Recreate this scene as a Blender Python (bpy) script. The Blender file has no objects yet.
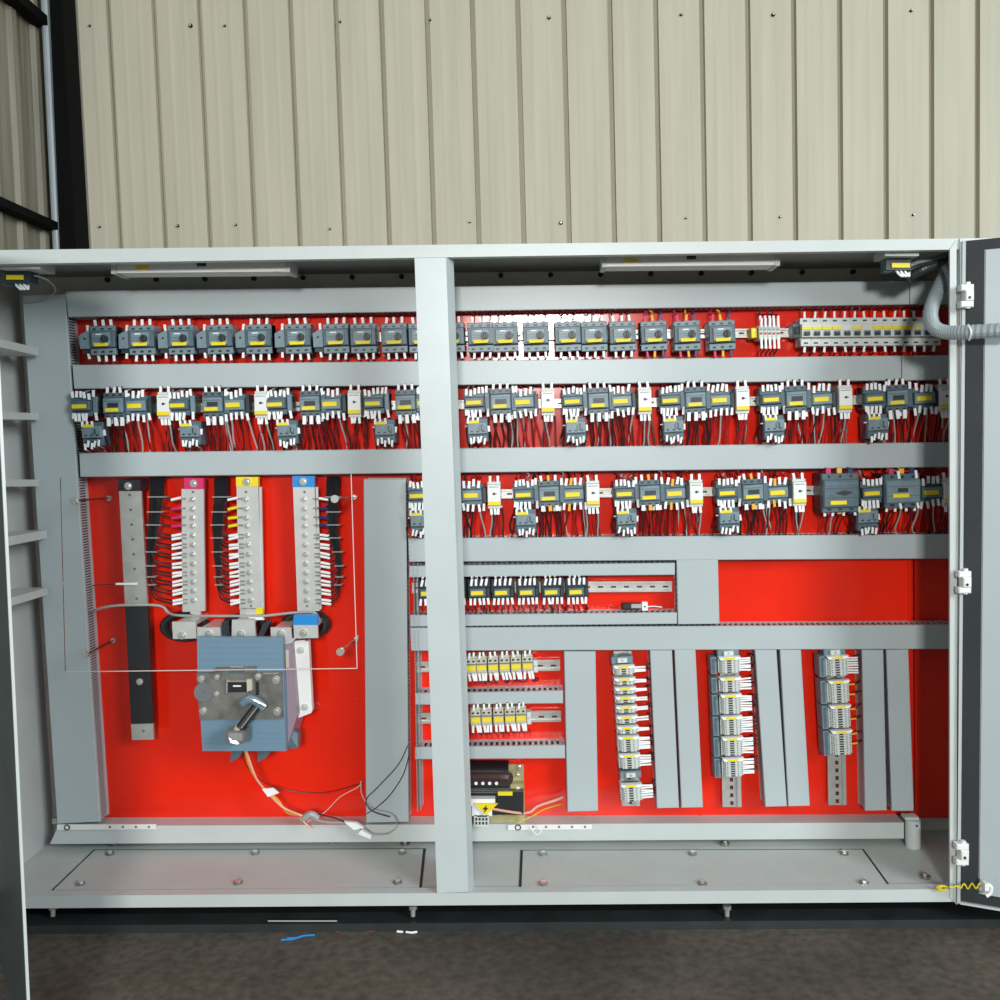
import bpy, math, random
from mathutils import Matrix, Vector
random.seed(7)
S = bpy.context.scene
COL = S.collection
# ---------------------------------------------------------------- camera
F = 990.0
_a = Vector((30, 65, -990)).normalized()
_z = Vector((-0.020, 1, 0)); _z = (_z - _a*_z.dot(_a)).normalized()
_x = _a.cross(_z).normalized()
W2C = Matrix((_x, _a, _z)).transposed()          # world axes as columns in camera space
C2W = W2C.transposed()
EYE = Vector((0, -2.0, 1.0))
cd = bpy.data.cameras.new('camera'); cam = bpy.data.objects.new('camera', cd); COL.objects.link(cam)
cam.matrix_world = Matrix.Translation(EYE) @ C2W.to_4x4()
cd.sensor_width = 36; cd.lens = 36*F/1000; cd.clip_start = .02; cd.clip_end = 100
S.camera = cam
def P(px, py, Y):
    d = C2W @ Vector((px-500, 500-py, -F)); t = (Y-EYE.y)/d.y
    return EYE + d*t
def PZ(px, py, Z):
    d = C2W @ Vector((px-500, 500-py, -F)); t = (Z-EYE.z)/d.z
    return EYE + d*t
# ---------------------------------------------------------------- light
w = bpy.data.worlds.new('world'); S.world = w; w.use_nodes = True
nt = w.node_tree; bgn = nt.nodes['Background']
tc = nt.nodes.new('ShaderNodeTexCoord'); sp = nt.nodes.new('ShaderNodeSeparateXYZ')
rp = nt.nodes.new('ShaderNodeValToRGB'); mr = nt.nodes.new('ShaderNodeMapRange')
mr.inputs[1].default_value = -1; mr.inputs[2].default_value = 1
nt.links.new(tc.outputs['Generated'], sp.inputs[0]); nt.links.new(sp.outputs[2], mr.inputs[0])
nt.links.new(mr.outputs[0], rp.inputs[0]); nt.links.new(rp.outputs[0], bgn.inputs[0])
rp.color_ramp.elements[0].color = (.20, .20, .19, 1); rp.color_ramp.elements[0].position = .35
rp.color_ramp.elements[1].color = (.86, .97, 1, 1); rp.color_ramp.elements[1].position = .62
bgn.inputs[1].default_value = .36
def area(name, loc, target, sx, sy, power, color):
    l = bpy.data.lights.new(name, 'AREA'); l.shape = 'RECTANGLE'; l.size = sx; l.size_y = sy
    l.energy = power; l.color = color
    o = bpy.data.objects.new(name, l); COL.objects.link(o); o.location = loc
    o.rotation_euler = (Vector(target)-Vector(loc)).to_track_quat('-Z', 'Y').to_euler()
area('doorway_daylight', (.1, -5.2, 1.82), (0, .2, 1.0), .60, .38, 150, (1, .99, .95))
area('side_daylight', (4.3, -4.7, 2.9), (-.3, .2, 1.0), 2.1, 2.1, 270, (.90, .97, 1))
S.view_settings.view_transform = 'Standard'; S.view_settings.look = 'None'
S.view_settings.gamma = 1; S.view_settings.use_curve_mapping = False
S.view_settings.exposure = .06

# ---------------------------------------------------------------- materials
def mat(name, col, rough=.5, metal=0., var=.06, scale=12., bump=0., spec=.5, stretch=None):
    m = bpy.data.materials.new(name); m.use_nodes = True; t = m.node_tree
    b = t.nodes['Principled BSDF']
    b.inputs['Roughness'].default_value = rough; b.inputs['Metallic'].default_value = metal
    b.inputs['Specular IOR Level'].default_value = spec
    c = t.nodes.new('ShaderNodeTexCoord'); n = t.nodes.new('ShaderNodeTexNoise')
    n.inputs['Scale'].default_value = scale; n.inputs['Detail'].default_value = 4
    src = c.outputs['Object']
    if stretch:
        mp = t.nodes.new('ShaderNodeMapping'); mp.inputs['Scale'].default_value = stretch
        t.links.new(src, mp.inputs[0]); src = mp.outputs[0]
    t.links.new(src, n.inputs['Vector'])
    r = t.nodes.new('ShaderNodeValToRGB')
    r.color_ramp.elements[0].position = .3; r.color_ramp.elements[1].position = .7
    r.color_ramp.elements[0].color = tuple(max(0, v*(1-var)) for v in col)+(1,)
    r.color_ramp.elements[1].color = tuple(min(1, v*(1+var)) for v in col)+(1,)
    t.links.new(n.outputs['Fac'], r.inputs[0]); t.links.new(r.outputs[0], b.inputs['Base Color'])
    if bump:
        bm = t.nodes.new('ShaderNodeBump'); bm.inputs['Strength'].default_value = bump; bm.inputs['Distance'].default_value = .01
        t.links.new(n.outputs['Fac'], bm.inputs['Height']); t.links.new(bm.outputs[0], b.inputs['Normal'])
    return m
M = {}
M['paint'] = mat('light_grey_paint', (.53, .575, .565), .38, var=.03)
M['paint_post'] = mat('pale_grey_paint', (.52, .585, .585), .35, var=.03)
M['paint_in'] = mat('interior_grey_paint', (.54, .57, .55), .45, var=.04, bump=.02)
M['backpaint'] = mat('lit_back_sheet_paint', (.74, .72, .66), .5, var=.04)  # lighter than the other panels: light put into the colour of the shaded back
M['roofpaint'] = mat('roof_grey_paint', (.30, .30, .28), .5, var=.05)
M['doorskin'] = mat('shade_toned_door_paint', (.07, .10, .11), .3, var=.15, scale=7)  # shade and dark reflection on the left door's outer face, put into the colour
M['wirepack'] = mat('packed_dark_wires', (.018, .014, .016), .6, var=.8, scale=200)
M['duct'] = mat('grey_pvc', (.44, .50, .515), .36, var=.03, scale=5)
M['red'] = mat('red_enamel', (.84, .020, .005), .15, var=.08, scale=6, bump=.03, spec=.5)
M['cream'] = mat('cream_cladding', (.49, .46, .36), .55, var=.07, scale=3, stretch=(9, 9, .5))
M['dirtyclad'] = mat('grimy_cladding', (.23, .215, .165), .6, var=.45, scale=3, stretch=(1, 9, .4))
M['black'] = mat('black_plastic', (.016, .017, .02), .4, var=.1)
M['blacksteel'] = mat('black_steel', (.003, .003, .0035), .8, var=.2, spec=.1)
M['darkgreen'] = mat('dark_channel_steel', (.022, .028, .028), .5, var=.35, scale=9, bump=.1)
M['gasket'] = mat('dark_gasket_foam', (.022, .026, .03), .7, var=.15)
M['slate'] = mat('slate_blue_plastic', (.085, .135, .165), .4, var=.12, scale=60)
M['slate_light'] = mat('grey_blue_plastic', (.17, .245, .28), .4, var=.12, scale=60)
M['slate_dark'] = mat('dark_slate_plastic', (.022, .034, .045), .4, var=.12, scale=60)
M['mccb'] = mat('breaker_blue_grey', (.16, .27, .36), .4, var=.05, scale=4)
M['purple'] = mat('mauve_grey_plastic', (.30, .22, .27), .4, var=.06)
M['white'] = mat('white_plastic', (.80, .81, .79), .4, var=.03)
M['tag'] = mat('white_marker_sleeve', (.90, .92, .92), .45, var=.03)
M['cell'] = mat('pale_grey_plastic', (.62, .65, .62), .45, var=.05)
M['creamp'] = mat('cream_plastic', (.52, .50, .41), .45, var=.06)
M['yellow'] = mat('yellow_label', (.86, .68, .01), .5, var=.05)
M['orange'] = mat('orange_sleeve', (.85, .42, .03), .5, var=.05)
M['pink'] = mat('crimson_sleeve', (.62, .02, .13), .45, var=.05)
M['blue'] = mat('blue_sleeve', (.01, .25, .66), .4, var=.05)
M['navy'] = mat('navy_sleeve', (.012, .03, .12), .4, var=.05)
M['tin'] = mat('tinned_copper', (.68, .69, .67), .32, metal=.4, var=.08, scale=20)
M['steel'] = mat('galvanised_steel', (.52, .53, .50), .38, metal=.55, var=.12, scale=30)
M['zinc'] = mat('bright_zinc', (.78, .78, .74), .25, metal=.8, var=.05)
M['gunmetal'] = mat('worn_steel_plate', (.30, .30, .27), .32, metal=.7, var=.35, scale=26)
M['olive'] = mat('passivated_plate', (.44, .40, .19), .4, metal=.3, var=.25, scale=30)
M['brown'] = mat('brown_core', (.045, .022, .02), .3, var=.3, scale=20)
M['wred'] = mat('red_wire', (.42, .012, .012), .4, var=.1)
M['wdark'] = mat('dark_red_wire', (.10, .008, .012), .4, var=.1)
M['wblack'] = mat('black_wire', (.012, .012, .014), .4, var=.1)
M['wgrey'] = mat('grey_wire', (.38, .38, .37), .4, var=.1)
M['wpeach'] = mat('peach_wire', (.80, .42, .30), .4, var=.1)
M['hose'] = mat('grey_conduit', (.30, .35, .37), .35, var=.08)
M['hosedark'] = mat('dark_spiral_hose', (.05, .055, .06), .4, var=.1)
def floor_mat():
    m = mat('stained_concrete', (.098, .079, .062), .85, var=.45, scale=2.4, bump=.0)
    t = m.node_tree; b = t.nodes['Principled BSDF']
    n = t.nodes.new('ShaderNodeTexNoise'); n.inputs['Scale'].default_value = 55; n.inputs['Detail'].default_value = 8
    c = t.nodes.new('ShaderNodeTexCoord'); t.links.new(c.outputs['Object'], n.inputs['Vector'])
    r = b.inputs['Base Color'].links[0].from_socket
    mx = t.nodes.new('ShaderNodeMix'); mx.data_type = 'RGBA'; mx.blend_type = 'MULTIPLY'; mx.inputs[0].default_value = .8
    rr = t.nodes.new('ShaderNodeValToRGB'); rr.color_ramp.elements[0].position = .32; rr.color_ramp.elements[1].position = .68
    rr.color_ramp.elements[0].color = (.55, .55, .55, 1); rr.color_ramp.elements[1].color = (1.25, 1.25, 1.25, 1)
    t.links.new(n.outputs['Fac'], rr.inputs[0]); t.links.new(r, mx.inputs[6]); t.links.new(rr.outputs[0], mx.inputs[7])
    t.links.new(mx.outputs[2], b.inputs['Base Color'])
    bp = t.nodes.new('ShaderNodeBump'); bp.inputs['Strength'].default_value = .12; bp.inputs['Distance'].default_value = .01
    t.links.new(n.outputs['Fac'], bp.inputs['Height']); t.links.new(bp.outputs[0], b.inputs['Normal'])
    return m
M['concrete'] = floor_mat()
def glass_mat():
    m = bpy.data.materials.new('clear_acrylic'); m.use_nodes = True; t = m.node_tree
    t.nodes.remove(t.nodes['Principled BSDF'])
    tr = t.nodes.new('ShaderNodeBsdfTransparent'); gl = t.nodes.new('ShaderNodeBsdfGlossy')
    tr.inputs[0].default_value = (1, 1, 1, 1); gl.inputs['Roughness'].default_value = .06
    fr = t.nodes.new('ShaderNodeFresnel'); fr.inputs[0].default_value = 1.15
    mx = t.nodes.new('ShaderNodeMixShader')
    t.links.new(fr.outputs[0], mx.inputs[0]); t.links.new(tr.outputs[0], mx.inputs[1]); t.links.new(gl.outputs[0], mx.inputs[2])
    t.links.new(mx.outputs[0], t.nodes['Material Output'].inputs[0])
    return m
M['glass'] = glass_mat()
M['glassedge'] = mat('frosted_acrylic_edge', (.75, .62, .58), .5, var=.02)

# ---------------------------------------------------------------- mesh helpers
class MB:
    def __init__(s): s.v = []; s.f = []; s.m = []; s.mats = []
    def mi(s, m):
        if m not in s.mats: s.mats.append(m)
        return s.mats.index(m)
    def add(s, vs, fs, m):
        o = len(s.v); s.v += [tuple(v) for v in vs]; k = s.mi(m)
        for f in fs: s.f.append(tuple(i+o for i in f)); s.m.append(k)
        return s
    def hexa(s, p, m):      # p: front 4 (TL,TR,BR,BL), back 4
        return s.add(p, [(0,3,2,1), (4,5,6,7), (0,1,5,4), (1,2,6,5), (2,3,7,6), (3,0,4,7)], m)
    def box(s, x0, x1, y0, y1, z0, z1, m, c=0):   # y0 is the front; c chamfers the front rim
        if not c:
            return s.hexa([(x0,y0,z1), (x1,y0,z1), (x1,y0,z0), (x0,y0,z0), (x0,y1,z1), (x1,y1,z1), (x1,y1,z0), (x0,y1,z0)], m)
        vs = [(x0+c,y0,z1-c), (x1-c,y0,z1-c), (x1-c,y0,z0+c), (x0+c,y0,z0+c)]
        vs += [(x0,y0+c,z1), (x1,y0+c,z1), (x1,y0+c,z0), (x0,y0+c,z0), (x0,y1,z1), (x1,y1,z1), (x1,y1,z0), (x0,y1,z0)]
        fs = [(0,3,2,1)] + [(a, (a+1)%4, (a+1)%4+4, a+4) for a in range(4)] + [(a+4, (a+1)%4+4, (a+1)%4+8, a+8) for a in range(4)] + [(8,9,10,11)]
        return s.add(vs, fs, m)
    def prism(s, pts, y0, y1, m):                  # polygon in x,z pushed along y
        n = len(pts); vs = [(x, y0, z) for x, z in pts] + [(x, y1, z) for x, z in pts]
        return s.add(vs, [tuple(range(n)), tuple(range(2*n-1, n-1, -1))] + [((i+1)%n, i, i+n, (i+1)%n+n) for i in range(n)], m)
    def cyl(s, a, b, r, m, n=10, r2=None):
        a = Vector(a); b = Vector(b); d = (b-a).normalized(); r2 = r if r2 is None else r2
        u = d.orthogonal().normalized(); v = d.cross(u)
        vs = [a+(u*math.cos(t)+v*math.sin(t))*r for t in [2*math.pi*i/n for i in range(n)]]
        vs += [b+(u*math.cos(t)+v*math.sin(t))*r2 for t in [2*math.pi*i/n for i in range(n)]]
        return s.add(vs, [tuple(range(n-1, -1, -1)), tuple(range(n, 2*n))] + [(i, (i+1)%n, (i+1)%n+n, i+n) for i in range(n)], m)
    def tube(s, pts, r, m, n=6, rib=0):
        pts = [Vector(p) for p in pts]; rings = []; N = len(pts)
        u = None
        for i, p in enumerate(pts):
            d = (pts[min(i+1, N-1)]-pts[max(i-1, 0)]).normalized()
            u = d.orthogonal().normalized() if u is None else (u-d*u.dot(d)).normalized()
            v = d.cross(u); rr = r*(1+rib*(i % 2)) if not callable(r) else r(i/(N-1))
            rings.append([p+(u*math.cos(2*math.pi*k/n)+v*math.sin(2*math.pi*k/n))*rr for k in range(n)])
        vs = [q for R_ in rings for q in R_]
        fs = [(i*n+k, i*n+(k+1)%n, (i+1)*n+(k+1)%n, (i+1)*n+k) for i in range(N-1) for k in range(n)]
        fs += [tuple(range(n-1, -1, -1)), tuple(range((N-1)*n, N*n))]
        return s.add(vs, fs, m)
    def torus(s, c, ax, R, r, m, n=28, k=8, flat=1.):
        c = Vector(c); ax = Vector(ax).normalized(); u = ax.orthogonal().normalized(); v = ax.cross(u)
        vs = []
        for i in range(n):
            t = 2*math.pi*i/n; rd = u*math.cos(t)+v*math.sin(t)
            for j in range(k):
                q = 2*math.pi*j/k
                vs.append(c+rd*(R+r*math.cos(q))+ax*(r*flat*math.sin(q)))
        fs = [(i*k+j, i*k+(j+1)%k, ((i+1)%n)*k+(j+1)%k, ((i+1)%n)*k+j) for i in range(n) for j in range(k)]
        return s.add(vs, fs, m)
    # pixel-placed pieces: corners are rays met with a plane of known depth, given real thickness
    def q(s, c, Yf, Yb, m):
        p = [P(x, y, Yf) for x, y in c]
        return s.hexa([tuple(a) for a in p] + [(a.x, Yb, a.z) for a in p], m)
    def pb(s, x0, y0, x1, y1, Yf, Yb, m, sl=0.):
        return s.q([(x0, y0), (x1, y0), (x1+sl, y1), (x0+sl, y1)], Yf, Yb, m)
    def pt(s, pts, r, m, n=6, sm=True, rib=0, sub=6):
        w3 = [P(*p) for p in pts]
        if sm: w3 = smooth(w3, sub)
        return s.tube(w3, r, m, n, rib)
def smooth(p, sub=6):
    out = []; n = len(p)
    for i in range(n-1):
        a, b, c, d = p[max(i-1, 0)], p[i], p[i+1], p[min(i+2, n-1)]
        for k in range(sub):
            t = k/sub
            out.append(.5*((2*b)+(c-a)*t+(2*a-5*b+4*c-d)*t*t+(3*b-a-3*c+d)*t**3))
    out.append(p[-1]); return out
def mesh(name, mb):
    me = bpy.data.meshes.new(name); me.from_pydata(mb.v, [], mb.f); me.polygons.foreach_set('material_index', mb.m)
    for m in mb.mats: me.materials.append(M[m])
    me.validate(); me.update(); return me
def put(name, me, parent=None, loc=(0,0,0), rot=(0,0,0)):
    o = bpy.data.objects.new(name, me); COL.objects.link(o); o.location = loc; o.rotation_euler = rot
    if parent: o.parent = parent
    return o
def tag(o, label=None, cat=None, group=None, kind=None):
    if label: o['label'] = label
    if cat: o['category'] = cat
    if group: o['group'] = group
    if kind: o['kind'] = kind
    return o
def root(name, loc, label, cat, group=None, rot=(0,0,0)):
    o = bpy.data.objects.new(name, None); o.empty_display_size = .01; COL.objects.link(o); o.location = loc; o.rotation_euler = rot
    return tag(o, label, cat, group)
def wpart(name, mb, parent):            # a part whose mesh was laid out in world space
    L = Vector(parent.location); g = parent.parent
    while g: L = L + Vector(g.location); g = g.parent
    mb.v = [tuple(Vector(v)-L) for v in mb.v]
    return put(name, mesh(name, mb), parent)
def wthing(name, mb, label=None, cat=None, group=None, kind=None):
    c = sum((Vector(v) for v in mb.v), Vector())/len(mb.v); c.z = min(v[2] for v in mb.v)
    mb.v = [tuple(Vector(v)-c) for v in mb.v]
    return tag(put(name, mesh(name, mb), None, c), label, cat, group, kind)

# ---------------------------------------------------------------- the hall
YP = .286; YD = .234; YR = .268       # mounting plate, duct lids, rail front
YW = 1.0
FZ = P(500, 931, .0).z                # floor level
fl = MB(); fl.box(-4, 5, -5, 1.1, FZ-.06, FZ, 'concrete')
wthing('floor', fl, kind='structure')
def clad(x0, x1, xs_, y, width=.014, dep=.022):
    # sheet profile in x,y: flat pans with faint stiffening ribs, a deep joint groove at every xs_
    xs = [(x0, y)]; last = x0
    for x in xs_:
        if x < x0+.03 or x > x1-.03: continue
        step = .139
        for mfrac in (.33, .66):
            xm = x-step+step*mfrac
            if xm > last+.02: xs += [(xm-.007, y), (xm-.004, y-.0004), (xm+.004, y-.0004), (xm+.007, y)]
        xs += [(x-width*.55, y), (x-width*.45, y+dep), (x+width*.45, y+dep), (x+width*.55, y)]; last = x
    xs.append((x1, y)); return xs
lean = .010
kx0 = (P(570,250,YW).x-P(564,0,YW).x)/(P(570,250,YW).z-P(564,0,YW).z)
joints = []
for k in range(-12, 24):
    p = P(517.5+(46.0 if k >= 0 else 45.5)*k, 0, YW); joints.append(p.x-(p.z-1.6)*kx0)
prof = clad(-1.42, 3.1, joints, YW)
wb = MB(); n = len(prof); z0, z1 = FZ, FZ+3.4
kx = [(P(570,250,YW).x-P(564,0,YW).x)/(P(570,250,YW).z-P(564,0,YW).z)]
vs = []
for z in (z0, z1):
    vs += [(x+(z-1.6)*kx[0]*1.0, yy, z) for x, yy in prof]
wb.add(vs, [(i, i+1, i+1+n, i+n) for i in range(n-1)], 'cream')
wb.box(-1.6, 3.2, YW+.03, YW+.06, z0, z1, 'cream')
wall = wthing('wall_back', wb, kind='structure')
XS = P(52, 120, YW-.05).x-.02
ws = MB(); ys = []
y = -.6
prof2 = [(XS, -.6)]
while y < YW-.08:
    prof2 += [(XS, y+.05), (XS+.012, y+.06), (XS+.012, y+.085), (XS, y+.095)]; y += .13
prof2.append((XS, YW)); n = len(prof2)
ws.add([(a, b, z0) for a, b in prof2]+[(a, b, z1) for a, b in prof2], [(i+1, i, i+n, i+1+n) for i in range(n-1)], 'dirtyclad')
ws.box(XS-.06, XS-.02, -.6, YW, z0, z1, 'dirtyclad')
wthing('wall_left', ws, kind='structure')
# girts on the left wall, the corner column, a pipe
def girt(x0, y0, x1, y1, h, label):
    g = MB(); a = P(x1, y1, .92)
    X = XS+.02
    t = (X-EYE.x)/(C2W @ Vector((x0-500, 500-y0, -F))).x; b = EYE+(C2W @ Vector((x0-500, 500-y0, -F)))*t
    za = a.z
    g.hexa([(X+.03, .35, za+h), (X+.03, .90, za+h), (X+.03, .90, za), (X+.03, .35, za), (X-.01, .35, za+h), (X-.01, .90, za+h), (X-.01, .90, za), (X-.01, .35, za)], 'blacksteel')
    wthing('wall_girt', g, label, 'girt')
girt(0, 200, 60, 232, .022, 'dark steel girt crossing the grimy left wall just above the cabinet top')
girt(10, 0, 50, 30, .028, 'dark steel girt crossing the grimy left wall near the top of the view')
c = MB(); c.q([(47, -60), (58, -60), (79, 300), (62, 300)], .88, .97, 'blacksteel')
wthing('steel_column', c, 'black steel column standing in the corner left of the cream cladding', 'column')
c = MB()
c.cyl(P(43, -50, .90), P(60, 300, .90), .013, 'hose', 12)
wthing('wall_pipe', c, 'slim grey pipe running up the left wall beside the black column', 'pipe')
# cladding screws
for i, (x, y, sz) in enumerate([(90,26,1), (191,26,1.6), (225,26,1), (100,227,1), (178,226,1.3), (236,225,1), (549,18,1.4), (681,15,1.2), (773,15,1.5), (911,11,1.2), (561,223,1.5), (686,218,1), (780,217,1.1), (913,215,1), (340,22,1.1), (430,20,1.1), (330,229,1), (470,222,1)]):
    s_ = MB(); a = P(x, y, YW); s_.cyl((0,0,0), (0,-.005,0), .0038*sz, 'blacksteel', 6); s_.cyl((0,-.004,0), (0,-.009,0), .002*sz, 'steel', 6)
    pos = ('upper' if y < 100 else 'lower')
    nm = ['leftmost','second','third','fourth','fifth','sixth','seventh','eighth','ninth','tenth']
    order = sorted([q[0] for q in [(90,26), (191,26), (225,26), (100,227), (178,226), (236,225), (549,18), (681,15), (773,15), (911,11), (561,223), (686,218), (780,217), (913,215), (340,22), (430,20), (330,229), (470,222)] if (q[1] < 100) == (y < 100)])
    tag(put('cladding_screw', mesh('cladding_screw', s_), None, a), 'small dark roofing screw in the cream cladding, %s from the left in the %s line' % (nm[order.index(x)].replace('leftmost', 'first'), pos), 'screw', 'screws in the cream cladding')

# ---------------------------------------------------------------- the cabinet
CAB = root('electrical_cabinet', (0, 0, P(500, 905, 0).z), 'large light grey double door steel control cabinet standing open, red plate inside', 'cabinet')
XLt, XLb = P(17, 290, .31), P(50, 800, .31)
def xw(z): return XLt.x+(XLb.x-XLt.x)*(z-XLt.z)/(XLb.z-XLt.z)
XL = xw(2.0); XR = P(950, 560, YP).x+.04
ztL = P(0, 250, 0).z; ztR = P(957, 238.5, 0).z
def zt(x):  # roof line, falls a hair to the left
    xl = P(0, 250, 0).x; xr = P(957, 238.5, 0).x
    return ztL+(ztR-ztL)*(x-xl)/(xr-xl)
zb = P(500, 905, 0).z; zbi = P(500, 892.5, 0).z
lipL = P(0, 264, 0).z; lipR = P(955, 249.5, 0).z
def lip(x): return lipL+(lipR-lipL)*(x-P(0,264,0).x)/(P(955,249.5,0).x-P(0,264,0).x)
x0, x1 = XL-.012, XR+.012
m_ = MB()
m_.hexa([(x0,0,zt(x0)), (x1,0,zt(x1)), (x1,0,lip(x1)), (x0,0,lip(x0)), (x0,.022,zt(x0)), (x1,.022,zt(x1)), (x1,.022,lip(x1)), (x0,.022,lip(x0))], 'paint')
wpart('top_rail', m_, CAB)
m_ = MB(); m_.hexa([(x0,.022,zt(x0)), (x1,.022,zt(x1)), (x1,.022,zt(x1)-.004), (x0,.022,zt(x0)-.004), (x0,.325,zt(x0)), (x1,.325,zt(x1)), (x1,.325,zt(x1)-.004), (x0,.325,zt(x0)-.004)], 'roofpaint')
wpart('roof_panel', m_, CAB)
m_ = MB(); m_.hexa([(x0,.318,zt(x0)-.004), (x1,.318,zt(x1)-.004), (x1,.318,zb), (x0,.318,zb), (x0,.325,zt(x0)-.004), (x1,.325,zt(x1)-.004), (x1,.325,zb), (x0,.325,zb)], 'backpaint')
for i in range(17):
    x = -.98+i*.115; m_.cyl((x, .318, zt(x)-.012), (x, .311, zt(x)-.012), .006, 'black', 8)
wpart('back_panel', m_, CAB)
m_ = MB(); zq = zt(x0)-.004; m_.hexa([(x0,0,zq), (xw(zq),0,zq), (xw(zb),0,zb), (x0,0,zb), (x0,.318,zq), (xw(zq),.318,zq), (xw(zb),.318,zb), (x0,.318,zb)], 'paint_in')
wpart('side_panel', m_, CAB)
m_ = MB(); m_.box(XR, x1, .022, .318, zb, zt(XR)-.004, 'paint_in')
wpart('side_panel', m_, CAB)
m_ = MB(); m_.box(x0, x1, 0, .025, zb, zbi, 'paint')
wpart('bottom_rail', m_, CAB)
m_ = MB(); m_.box(x0, x1, .025, .318, zbi-.010, zbi-.006, 'paint_in')
wpart('floor_panel', m_, CAB)
# right jamb between opening and door
m_ = MB(); m_.q([(950, 249), (956.5, 240), (957, 905), (950, 897)], -.002, .004, 'paint')
jx0 = P(949.5, 560, 0).x
m_.box(jx0+.014, XR+.012, .004, .02, zb+.002, lip(.9)-.001, 'paint')
wpart('door_jamb', m_, CAB)
m_ = MB(); m_.q([(960, 238.5), (965, 239), (962, 904), (959, 904)], -.004, .02, 'paint')
wpart('door_jamb', m_, CAB)
# centre post
m_ = MB()
m_.q([(414.5, 258), (446, 257.5), (468.5, 892), (437, 893)], -.004, .05, 'paint_post')
# folded right flange turning back from the face
a = [P(446, 257.5, -.004), P(453.5, 257.4, .030), P(474, 892, .030), P(468.5, 892, -.004)]
m_.hexa([tuple(v) for v in a]+[(v.x-.004, v.y+.05, v.z) for v in a], 'paint_post')
for k, (lx, mx) in enumerate(((0, 0),)):
    pass
wpart('centre_post', m_, CAB)
# welded side rungs on the left wall
for i, (a, b, h) in enumerate([((2, 343), (37, 352), 9), ((2, 415.5), (38, 416.5), 8), ((4, 483), (37, 483), 8), ((10, 541), (47, 534), 10), ((12, 602), (47, 591), 9)]):
    m_ = MB(); A = P(a[0], a[1], .06); B = P(b[0], b[1], .222); hh = h*.0019/2
    X = (A.x+B.x)/2
    xa = xw(A.z)-.001; X = max(X, xa+.012)
    m_.hexa([(xa, .06, A.z+hh), (X, .06, A.z+hh), (X, .06, A.z-hh), (xa, .06, A.z-hh), (xa, .222, B.z+hh), (X, .222, B.z+hh), (X, .222, B.z-hh), (xa, .222, B.z-hh)], 'paint_in')
    m_.cyl((X-.02, .0595, A.z), (X-.02, .065, A.z), .003, 'black', 8)
    wpart('side_rung', m_, CAB)
# mounting plate and its strip at the right
m_ = MB(); m_.q([(24, 300), (912, 289), (914, 818), (58, 823)], YP, YP+.004, 'red')
m_.q([(905.5, 289), (909.5, 289), (913.5, 818), (910, 818)], YP-.004, YP+.004, 'red')
for sx, sy in ((125, 800), (350, 490), (600, 805), (735, 640), (580, 768), (531, 768), (355, 700), (700, 815)):
    m_.cyl(P(sx, sy, YP), P(sx, sy, YP)-Vector((0, .003, 0)), .004, 'red', 8)
wpart('mounting_plate', m_, CAB)
m_ = MB(); m_.q([(914, 289), (965, 289), (965, 818), (915, 818)], YP+.008, YP+.012, 'red')
wpart('mounting_plate', m_, CAB)
# bottom mounting rail
m_ = MB()
m_.q([(52, 818.5), (908, 816.5), (908, 822), (52, 824)], YP-.004, YP+.01, 'steel')
m_.q([(58, 826), (904, 822.5), (904, 838.5), (50, 844)], .236, YP+.02, 'paint')
wpart('mounting_rail', m_, CAB)
for (xa, xb, ya, nh) in ((57, 156, 827.5, 4), (508, 592, 827.5, 5)):
    m_ = MB(); m_.q([(xa, ya-2.7), (xb, ya-3.2), (xb, ya+1.8), (xa, ya+2.6)], .230, .234, 'white')
    for k in range(nh):
        hx = xb-7-k*13; m_.cyl(P(hx, ya-.6, .2302), P(hx, ya-.6, .229), .0028, 'slate_dark', 8)
    m_.torus(P(xa+10, ya, .2295), (0,1,0), .006, .0015, 'slate_dark', 14, 5)
    wpart('hole_strip', m_, CAB)
m_ = MB(); a = P(913, 847, .22); b = P(913, 819, .22)
m_.cyl(a, b, .0165, 'paint', 18); m_.cyl(P(917, 826, .205), P(917, 826, .20), .006, 'paint_in', 10); m_.cyl(P(917, 826, .2), P(917, 826, .198), .0035, 'black', 8)
m_.pb(905, 817.5, 919, 820, .215, .240, 'paint_in')
wpart('corner_bracket', m_, CAB)
# gland plates, lying on the cabinet floor
zg = zbi-.006
for (pts, lbl) in ((((95,850), (423,849), (419,888), (54,889.5)), 1), (((523,850.5), (862,849.5), (890,888.5), (521.5,889.5)), 2)):
    m_ = MB(); w3 = [PZ(x, y, zg+.003) for x, y in pts]
    m_.hexa([tuple(v) for v in w3]+[(v.x, v.y, v.z-.003) for v in w3], 'paint_in')
    gp = wpart('gland_plate', m_, CAB)
    m_ = MB(); cc = sum(w3, Vector())/4; wk = [Vector((v.x+(.006 if v.x > cc.x else -.006), v.y+(.007 if v.y > cc.y else -.007), zg+.0001)) for v in w3]
    m_.hexa([(v.x, v.y, v.z+.0012) for v in wk]+[tuple(v) for v in wk], 'gasket'); m_.v = [tuple(Vector(v)-Vector(CAB.location)) for v in m_.v]; put('shadow_gap', mesh('shadow_gap', m_), gp)  # dark sheet added as the shadow gap that outlines the plate
    bx = [.06, .5, .94]
    for ty in (.12, .88):
        for t in bx:
            p = (w3[3].lerp(w3[2], t)).lerp(w3[0].lerp(w3[1], t), ty)
            s_ = MB(); s_.cyl(p, p+Vector((0,0,.004)), .010, 'gunmetal', 8); s_.cyl(p+Vector((0,0,.004)), p+Vector((0,0,.008)), .006, 'zinc', 6)
            s_.v = [tuple(Vector(v)-Vector(CAB.location)) for v in s_.v]
            put('screw', mesh('screw', s_), gp)
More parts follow.
